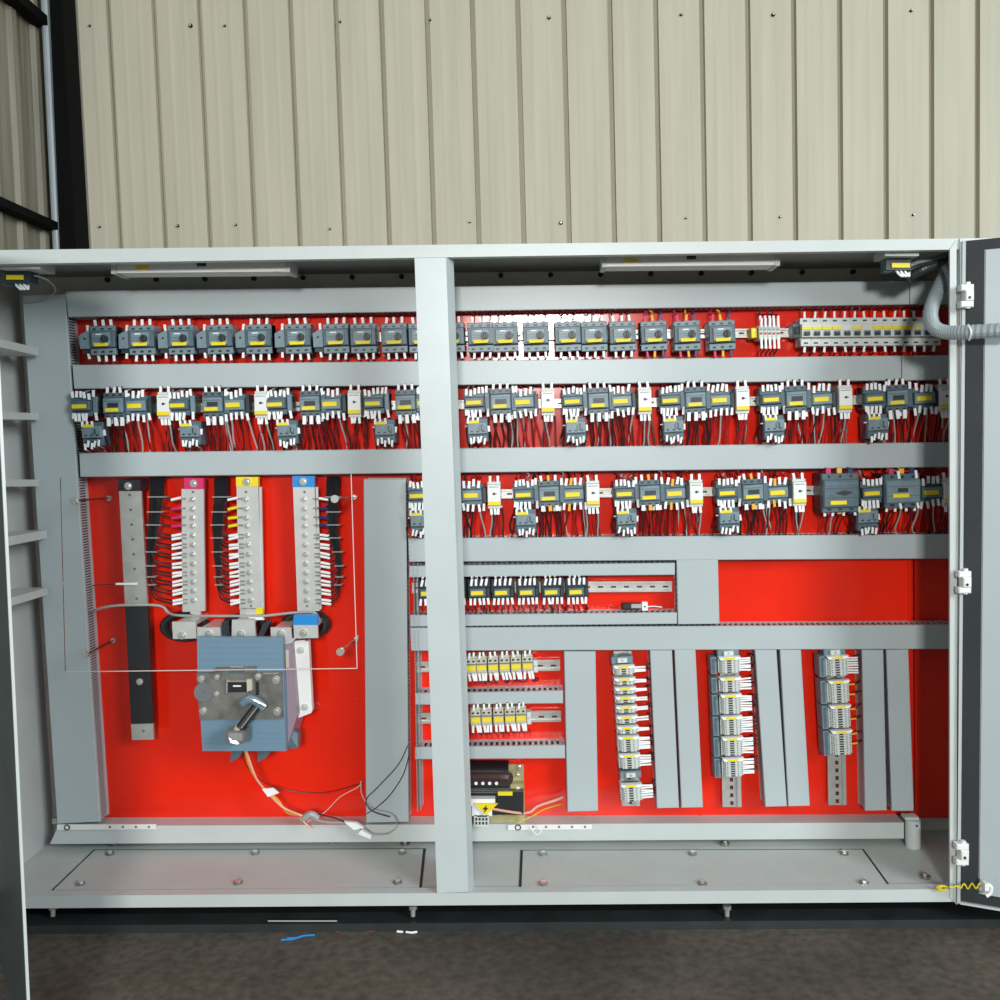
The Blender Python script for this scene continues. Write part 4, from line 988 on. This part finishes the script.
m_.q([(263, 673), (278, 672.8), (278, 674), (263, 674.2)], YM-.006, YM-.003, 'zinc')
m_.cyl(P(204, 692, YM-.004), P(204, 692, YM-.010), .021, 'slate_dark', 20); m_.cyl(P(204, 692, YM-.01), P(204, 692, YM-.012), .004, 'black', 8)
wpart('handle_plate', m_, r)
for (x, y, s_) in ((201, 679, .008), (217, 677, .006), (276, 680, .009), (216.5, 694, .006), (203, 711, .008), (277, 711.5, .009), (258, 676.5, .007)):
    m_ = MB(); screw_at(m_, x, y, YM-.004, s_); wpart('bolt', m_, r)
m_ = MB(); m_.q([(226, 682), (250, 681.5), (250, 692), (226, 692.5)], YM-.007, YM-.002, 'black'); m_.q([(233, 685.3), (241, 685.3), (241, 686.8), (233, 686.8)], YM-.0075, YM-.006, 'tag')
m_.q([(226, 680), (227.5, 680), (227.5, 693), (226, 693)], YM-.010, YM-.004, 'zinc'); m_.q([(226, 681), (248, 681), (248, 682), (226, 682)], YM-.010, YM-.004, 'zinc'); m_.q([(246.5, 679.5), (251.5, 679.5), (252, 690), (247, 692)], YM-.012, YM-.004, 'creamp')
m_.q([(255.5, 682), (258.5, 682), (259, 695), (256, 695)], YM-.007, YM-.002, 'black')
wpart('label_window', m_, r)
m_ = MB()
m_.pt([(243, 703, YM-.02), (250, 699, YM-.025), (258, 703, YM-.02), (264, 708, YM-.016)], .0095, 'mccb', 10); m_.pt([(246, 698, YM-.03), (254, 700, YM-.033), (266, 706, YM-.03)], .0035, 'zinc', 8)
wpart('handle_hub', m_, r)
m_ = MB(); a_, b_ = P(256, 707, YM-.03), P(240, 728, YM-.05); m_.cyl(a_, b_, .0095, 'black', 12); m_.cyl(a_+Vector((.005, -.0072, .002)), b_+Vector((.005, -.0072, .002)), .0016, 'zinc', 6); m_.cyl(b_, P(238, 731, YM-.05), .011, 'creamp', 12); wpart('handle_lever', m_, r)
m_ = MB(); m_.cyl(P(236, 737, YM-.004), P(236, 737, YM-.06), .0165, 'gunmetal', 6); m_.cyl(P(236, 737, YM-.06), P(236, 737, YM-.064), .014, 'zinc', 12); m_.pb(226, 731, 245, 743, YM-.066, YM-.03, 'gunmetal'); m_.pb(228.5, 733.5, 242, 740.5, YM-.068, YM-.064, 'zinc')
wpart('handle_grip', m_, r)
for (a_, b_) in ((230, 243), (257, 271)):
    m_ = MB(); m_.q([(a_+2, 751), (b_, 751), (b_-4, 757), (a_, 762.5)], .15, .156, 'slate'); m_.q([(a_+1, 753), (a_+2, 753), (a_+1, 762), (a_, 762)], .156, .22, 'slate'); wpart('phase_tab', m_, r)
m_ = MB(); m_.q([(291.5, 642), (307, 641), (311, 713), (294.5, 719.5)], .175, .180, 'white'); m_.q([(307, 641), (308.5, 641.5), (312, 711), (311, 713)], .176, .195, 'white')
m_.q([(294, 641), (305, 640), (305, 643), (293, 643)], .176, .182, 'white')
screw_at(m_, 301, 650, .175, .008, 'tin'); screw_at(m_, 305, 707, .175, .008, 'tin')
wthing('side_bracket', m_, 'white folded steel bracket screwed along the right flank of the main breaker', 'bracket')
# wires below the main breaker
for i, (pts, rr, mm, lab) in enumerate([
        ([(246, 750, .16), (252, 768, .16), (258, 781, .17), (270, 795, .19), (284, 808, .2), (300, 815, .2), (310, 820, .21)], .0026, 'wpeach', 'thick peach cable hanging from the main breaker'),
        ([(245, 751, .17), (250, 768, .17), (262, 786, .18), (278, 800, .2), (288, 813, .21), (305, 815, .21)], .0022, 'orange', 'orange cable hanging from the main breaker to the bottom rail'),
        ([(240, 750, .2), (250, 770, .22), (275, 787, .26), (320, 793, .27), (360, 784, .26), (364, 783, .25)], .0011, 'wdark', 'thin dark red wire looping right below the main breaker'),
        ([(307, 822, .2), (325, 812, .22), (340, 797, .23), (358, 787, .226), (361, 782, .226)], .0012, 'wpeach', 'thin pinkish wire rising from the splice to the upright duct'),
        ([(361, 781, .226), (362, 795, .222), (372, 808, .22), (392, 814, .22), (397, 825, .2), (388, 834, .2), (372, 835, .2)], .0013, 'wgrey', 'thin grey wire looping over the foot of the upright duct'),
        ([(408, 745, .226), (398, 765, .222), (378, 787, .22), (366, 800, .22), (372, 811, .215), (390, 817, .21)], .0012, 'wblack', 'thin black wire crossing the foot of the upright duct, outer one'),
        ([(409, 755, .226), (403, 775, .222), (390, 795, .22), (376, 808, .22), (366, 814, .215)], .0012, 'wblack', 'thin black wire crossing the foot of the upright duct, inner one'),
        ([(310, 818, .2), (325, 822, .2), (345, 823, .2), (362, 828, .2), (372, 836, .2)], .0022, 'wgrey', 'grey spliced lead lying along the bottom rail'),
        ([(318, 814, .2), (338, 819, .2), (358, 828, .2), (368, 833, .2)], .0016, 'wblack', 'black spliced lead lying along the bottom rail'),
        ([(300, 818, .2), (306, 824, .2), (311, 829, .2)], .0018, 'wpeach', 'short peach wire end poking below the splice')]):
    m_ = MB(); m_.pt(pts, rr, mm, 6); wthing('loose_wire', m_, lab, 'wire', 'loose wires at the foot of the left bay')
m_ = MB(); m_.q([(262, 789), (273, 788), (279, 793), (268, 797)], .178, .181, 'tag')
wthing('cable_tag', m_, 'white tag folded on the peach cable below the main breaker', 'tag')
m_ = MB(); m_.pt([(304, 818, .2), (311, 814, .198), (318, 818, .2)], .0075, 'wgrey', 8); wthing('wire_splice', m_, 'grey taped splice where the peach cable meets the rail', 'splice')
for (q_, lab) in (([(344, 822), (356, 823), (364, 828), (354, 830)], 'upper'), ([(361, 830), (372, 836), (370, 839), (358, 834)], 'lower')):
    m_ = MB(); m_.q(q_, .19, .2, 'tag'); wthing('wire_connector', m_, 'translucent white wire connector near the bottom rail, %s of the pair' % lab, 'connector', 'white wire connectors')

# ---------------------------------------------------------------- acrylic cover with stand-offs
r = root('acrylic_cover', P(200, 669, .096), 'clear acrylic sheet held in front of the busbars on four stand-offs', 'cover')
cs = [P(60, 478, .096), P(351, 474, .096), P(357, 668.5, .096), P(65, 672, .096)]
m_ = MB(); m_.hexa([tuple(v) for v in cs]+[(v.x, .099, v.z) for v in cs], 'glass'); wpart('sheet', m_, r)
m_ = MB()
for a_, b_ in ((1, 2), (2, 3)):
    A, B = cs[a_]+Vector((0, .0015, 0)), cs[b_]+Vector((0, .0015, 0)); m_.cyl(A, B, .0011, 'glassedge', 4)
wpart('sheet_edge', m_, r)
for (nx, ny, bx_, by_) in ((73, 501, 111, 498), (84, 655.5, 115, 639.5), (334.5, 499, 355, 497), (340, 652, 357, 638)):
    m_ = MB(); a_ = P(nx, ny, .090); b_ = P(bx_, by_, YP); m_.cyl(a_+Vector((0, .01, 0)), b_, .0022, 'wdark' if nx < 200 else 'gunmetal', 8); wo = wpart('standoff', m_, r)
    m_ = MB(); m_.cyl(a_, a_+Vector((0, .008, 0)), .0085, 'zinc', 12); m_.cyl(b_-Vector((0, .012, 0)), b_, .006, 'zinc', 8)
    L = Vector(r.location); m_.v = [tuple(Vector(v)-L) for v in m_.v]; put('nut', mesh('nut', m_), wo)

# ---------------------------------------------------------------- transformer
r = root('control_transformer', P(497, 826, .25), 'dark control transformer on a brassy plate with yellow warning triangle', 'transformer')
m_ = MB(); m_.q([(466, 765.5), (523.5, 764.5), (525, 816), (466, 816)], .270, .276, 'olive'); m_.q([(488, 815), (525, 815), (525, 823), (488, 824)], .25, .276, 'olive'); m_.q([(510, 784), (523.5, 784), (523.5, 792), (510, 792)], .245, .27, 'olive')
screw_at(m_, 519.5, 767, .269, .007); screw_at(m_, 518, 775, .269, .005); screw_at(m_, 518, 789, .245, .006, 'white'); screw_at(m_, 519, 821.5, .25, .009, 'olive')
wpart('base_plate', m_, r)
m_ = MB(); m_.q([(464, 770.5), (508, 770.5), (508, 788), (464, 788)], .2, .27, 'black'); m_.pt([(464, 778, .19), (500, 778, .19), (508, 779, .2)], .016, 'brown', 12)
for k in range(4): a_ = P(476+k*6.8, 783.5, .172); m_.cyl(a_, a_+Vector((0, .004, 0)), .0038, 'tag', 8)
wpart('coil', m_, r)
m_ = MB(); m_.q([(464, 788), (510, 787.5), (510, 793), (464, 793)], .21, .27, 'slate_dark'); m_.q([(464, 793), (523.5, 792), (523.5, 814), (464, 815)], .22, .27, 'black')
for k in range(3): m_.q([(464, 789+k*1.7), (510, 788.6+k*1.7), (510, 789.2+k*1.7), (464, 789.6+k*1.7)], .2085, .211, 'gunmetal')
wpart('core', m_, r)
m_ = MB(); m_.pb(498, 791.8, 512.5, 795.6, .206, .21, 'yellow'); wpart('label', m_, r)
m_ = MB(); m_.pb(470, 799, 495, 806, .195, .215, 'tag'); m_.pb(472, 805, 492, 816, .2, .215, 'tag'); wpart('label_backing', m_, r)
m_ = MB(); tri = [P(474.5, 803.5, .19), P(498, 803.5, .19), P(486, 815.5, .19)]
m_.prism([(v.x, v.z) for v in tri], .19, .194, 'yellow')
bt = [P(x, y, .189) for x, y in ((487, 805), (482.5, 809.5), (485, 809.4), (483.8, 813), (488.5, 808), (486, 808.2))]
m_.prism([(v.x, v.z) for v in bt], .1885, .1905, 'black')
wpart('warning_sign', m_, r)
m_ = MB(); m_.pb(474, 815, 489, 826.5, .2, .235, 'cell')
for k in range(4):
    for j in range(2): m_.pb(475.3+k*3.4, 818+j*4, 477.3+k*3.4, 820.6+j*4, .199, .201, 'slate_dark')
m_.pb(477, 816, 487, 816.9, .199, .201, 'black')
wpart('terminal_strip', m_, r)
for pts, rr, mm, lab in (([(488, 808, .196), (505, 811, .2), (520, 813, .22), (530, 812, .24), (538, 806, .25), (556, 800, .26), (563, 797, .262)], .0030, 'wpeach', 'pale sleeved cable running right from the transformer'),
                    ([(523, 820, .25), (534, 815, .26), (545, 809, .265), (562, 804, .268)], .0013, 'yellow', 'thin yellow wire beneath the pale transformer cable'),
                    ([(530, 826, .225), (536, 834, .22), (541, 831, .22), (537, 825, .225)], .0014, 'tag', 'short white wire loop below the transformer')):
    m_ = MB(); m_.pt(pts, rr, mm, 6); wthing('loose_wire', m_, lab, 'wire', 'loose wires by the transformer')

# ---------------------------------------------------------------- hoses at the top right
m_ = MB(); m_.pt([(950, 264, .12), (943, 280, .08), (934, 300, .04), (930.5, 316, .01), (935, 328, -.01), (948, 332.5, -.03), (970, 332, -.06), (1010, 330, -.10)], .0132, 'hose', 14, rib=.09, sub=14)
wthing('flexible_conduit', m_, 'grey corrugated conduit looping from the top right corner across the door hinge', 'conduit')
m_ = MB(); m_.pt([(908, 279, .08), (920, 271, .08), (935, 264, .10), (950, 258, .12)], .0075, 'hosedark', 10, rib=.35, sub=12); wthing('spiral_hose', m_, 'dark spiral wrapped cable behind the right door switch, lower one', 'hose', 'dark spiral hoses')
m_ = MB(); m_.pt([(906, 268, .07), (922, 262, .08), (936, 259, .10), (950, 254, .12)], .0055, 'hose', 10, rib=.2, sub=12); wthing('spiral_hose', m_, 'slimmer grey wrapped cable behind the right door switch, upper one', 'hose', 'dark spiral hoses')
m_ = MB(); m_.pt([(968, 325, -.062), (971, 332, -.079), (969, 340, -.062)], .002, 'tag', 6); wthing('cable_tie', m_, 'pale cable tie around the grey conduit at the hinge', 'cable tie')

# ---------------------------------------------------------------- litter on the floor
def lit(pts, rr, mm, name, lab, cat):
    w3 = [PZ(x, y, FZ+rr*.5) for x, y in pts]; m_ = MB(); m_.tube(smooth(w3, 5), rr, mm, 6); wthing(name, m_, lab, cat)
lit([(281, 940), (293, 939), (303, 936), (315, 935)], .0022, 'blue', 'wire_offcut', 'blue wire offcut lying on the concrete below the left bay', 'wire')
lit([(287, 938), (300, 937.5)], .0018, 'blue', 'wire_offcut', 'short second blue offcut beside the longer blue one', 'wire')
lit([(336, 931.5), (350, 931), (375, 931.2)], .0016, 'wred', 'wire_offcut', 'thin red wire offcut at the edge of the base channel', 'wire')
lit([(397, 931.5), (403, 932)], .0026, 'tag', 'wire_offcut', 'short white sleeve offcut on the floor, left one', 'wire')
lit([(406, 932), (412, 932.6), (417, 931.8)], .0024, 'tag', 'wire_offcut', 'slightly longer white sleeve offcut on the floor, right one', 'wire')
m_ = MB(); m_.tube([P(268, 921, -.004), P(337, 921, -.004)], .0016, 'wgrey', 6); wthing('wire_offcut', m_, 'long straight pale wire resting on the front of the dark base channel', 'wire')
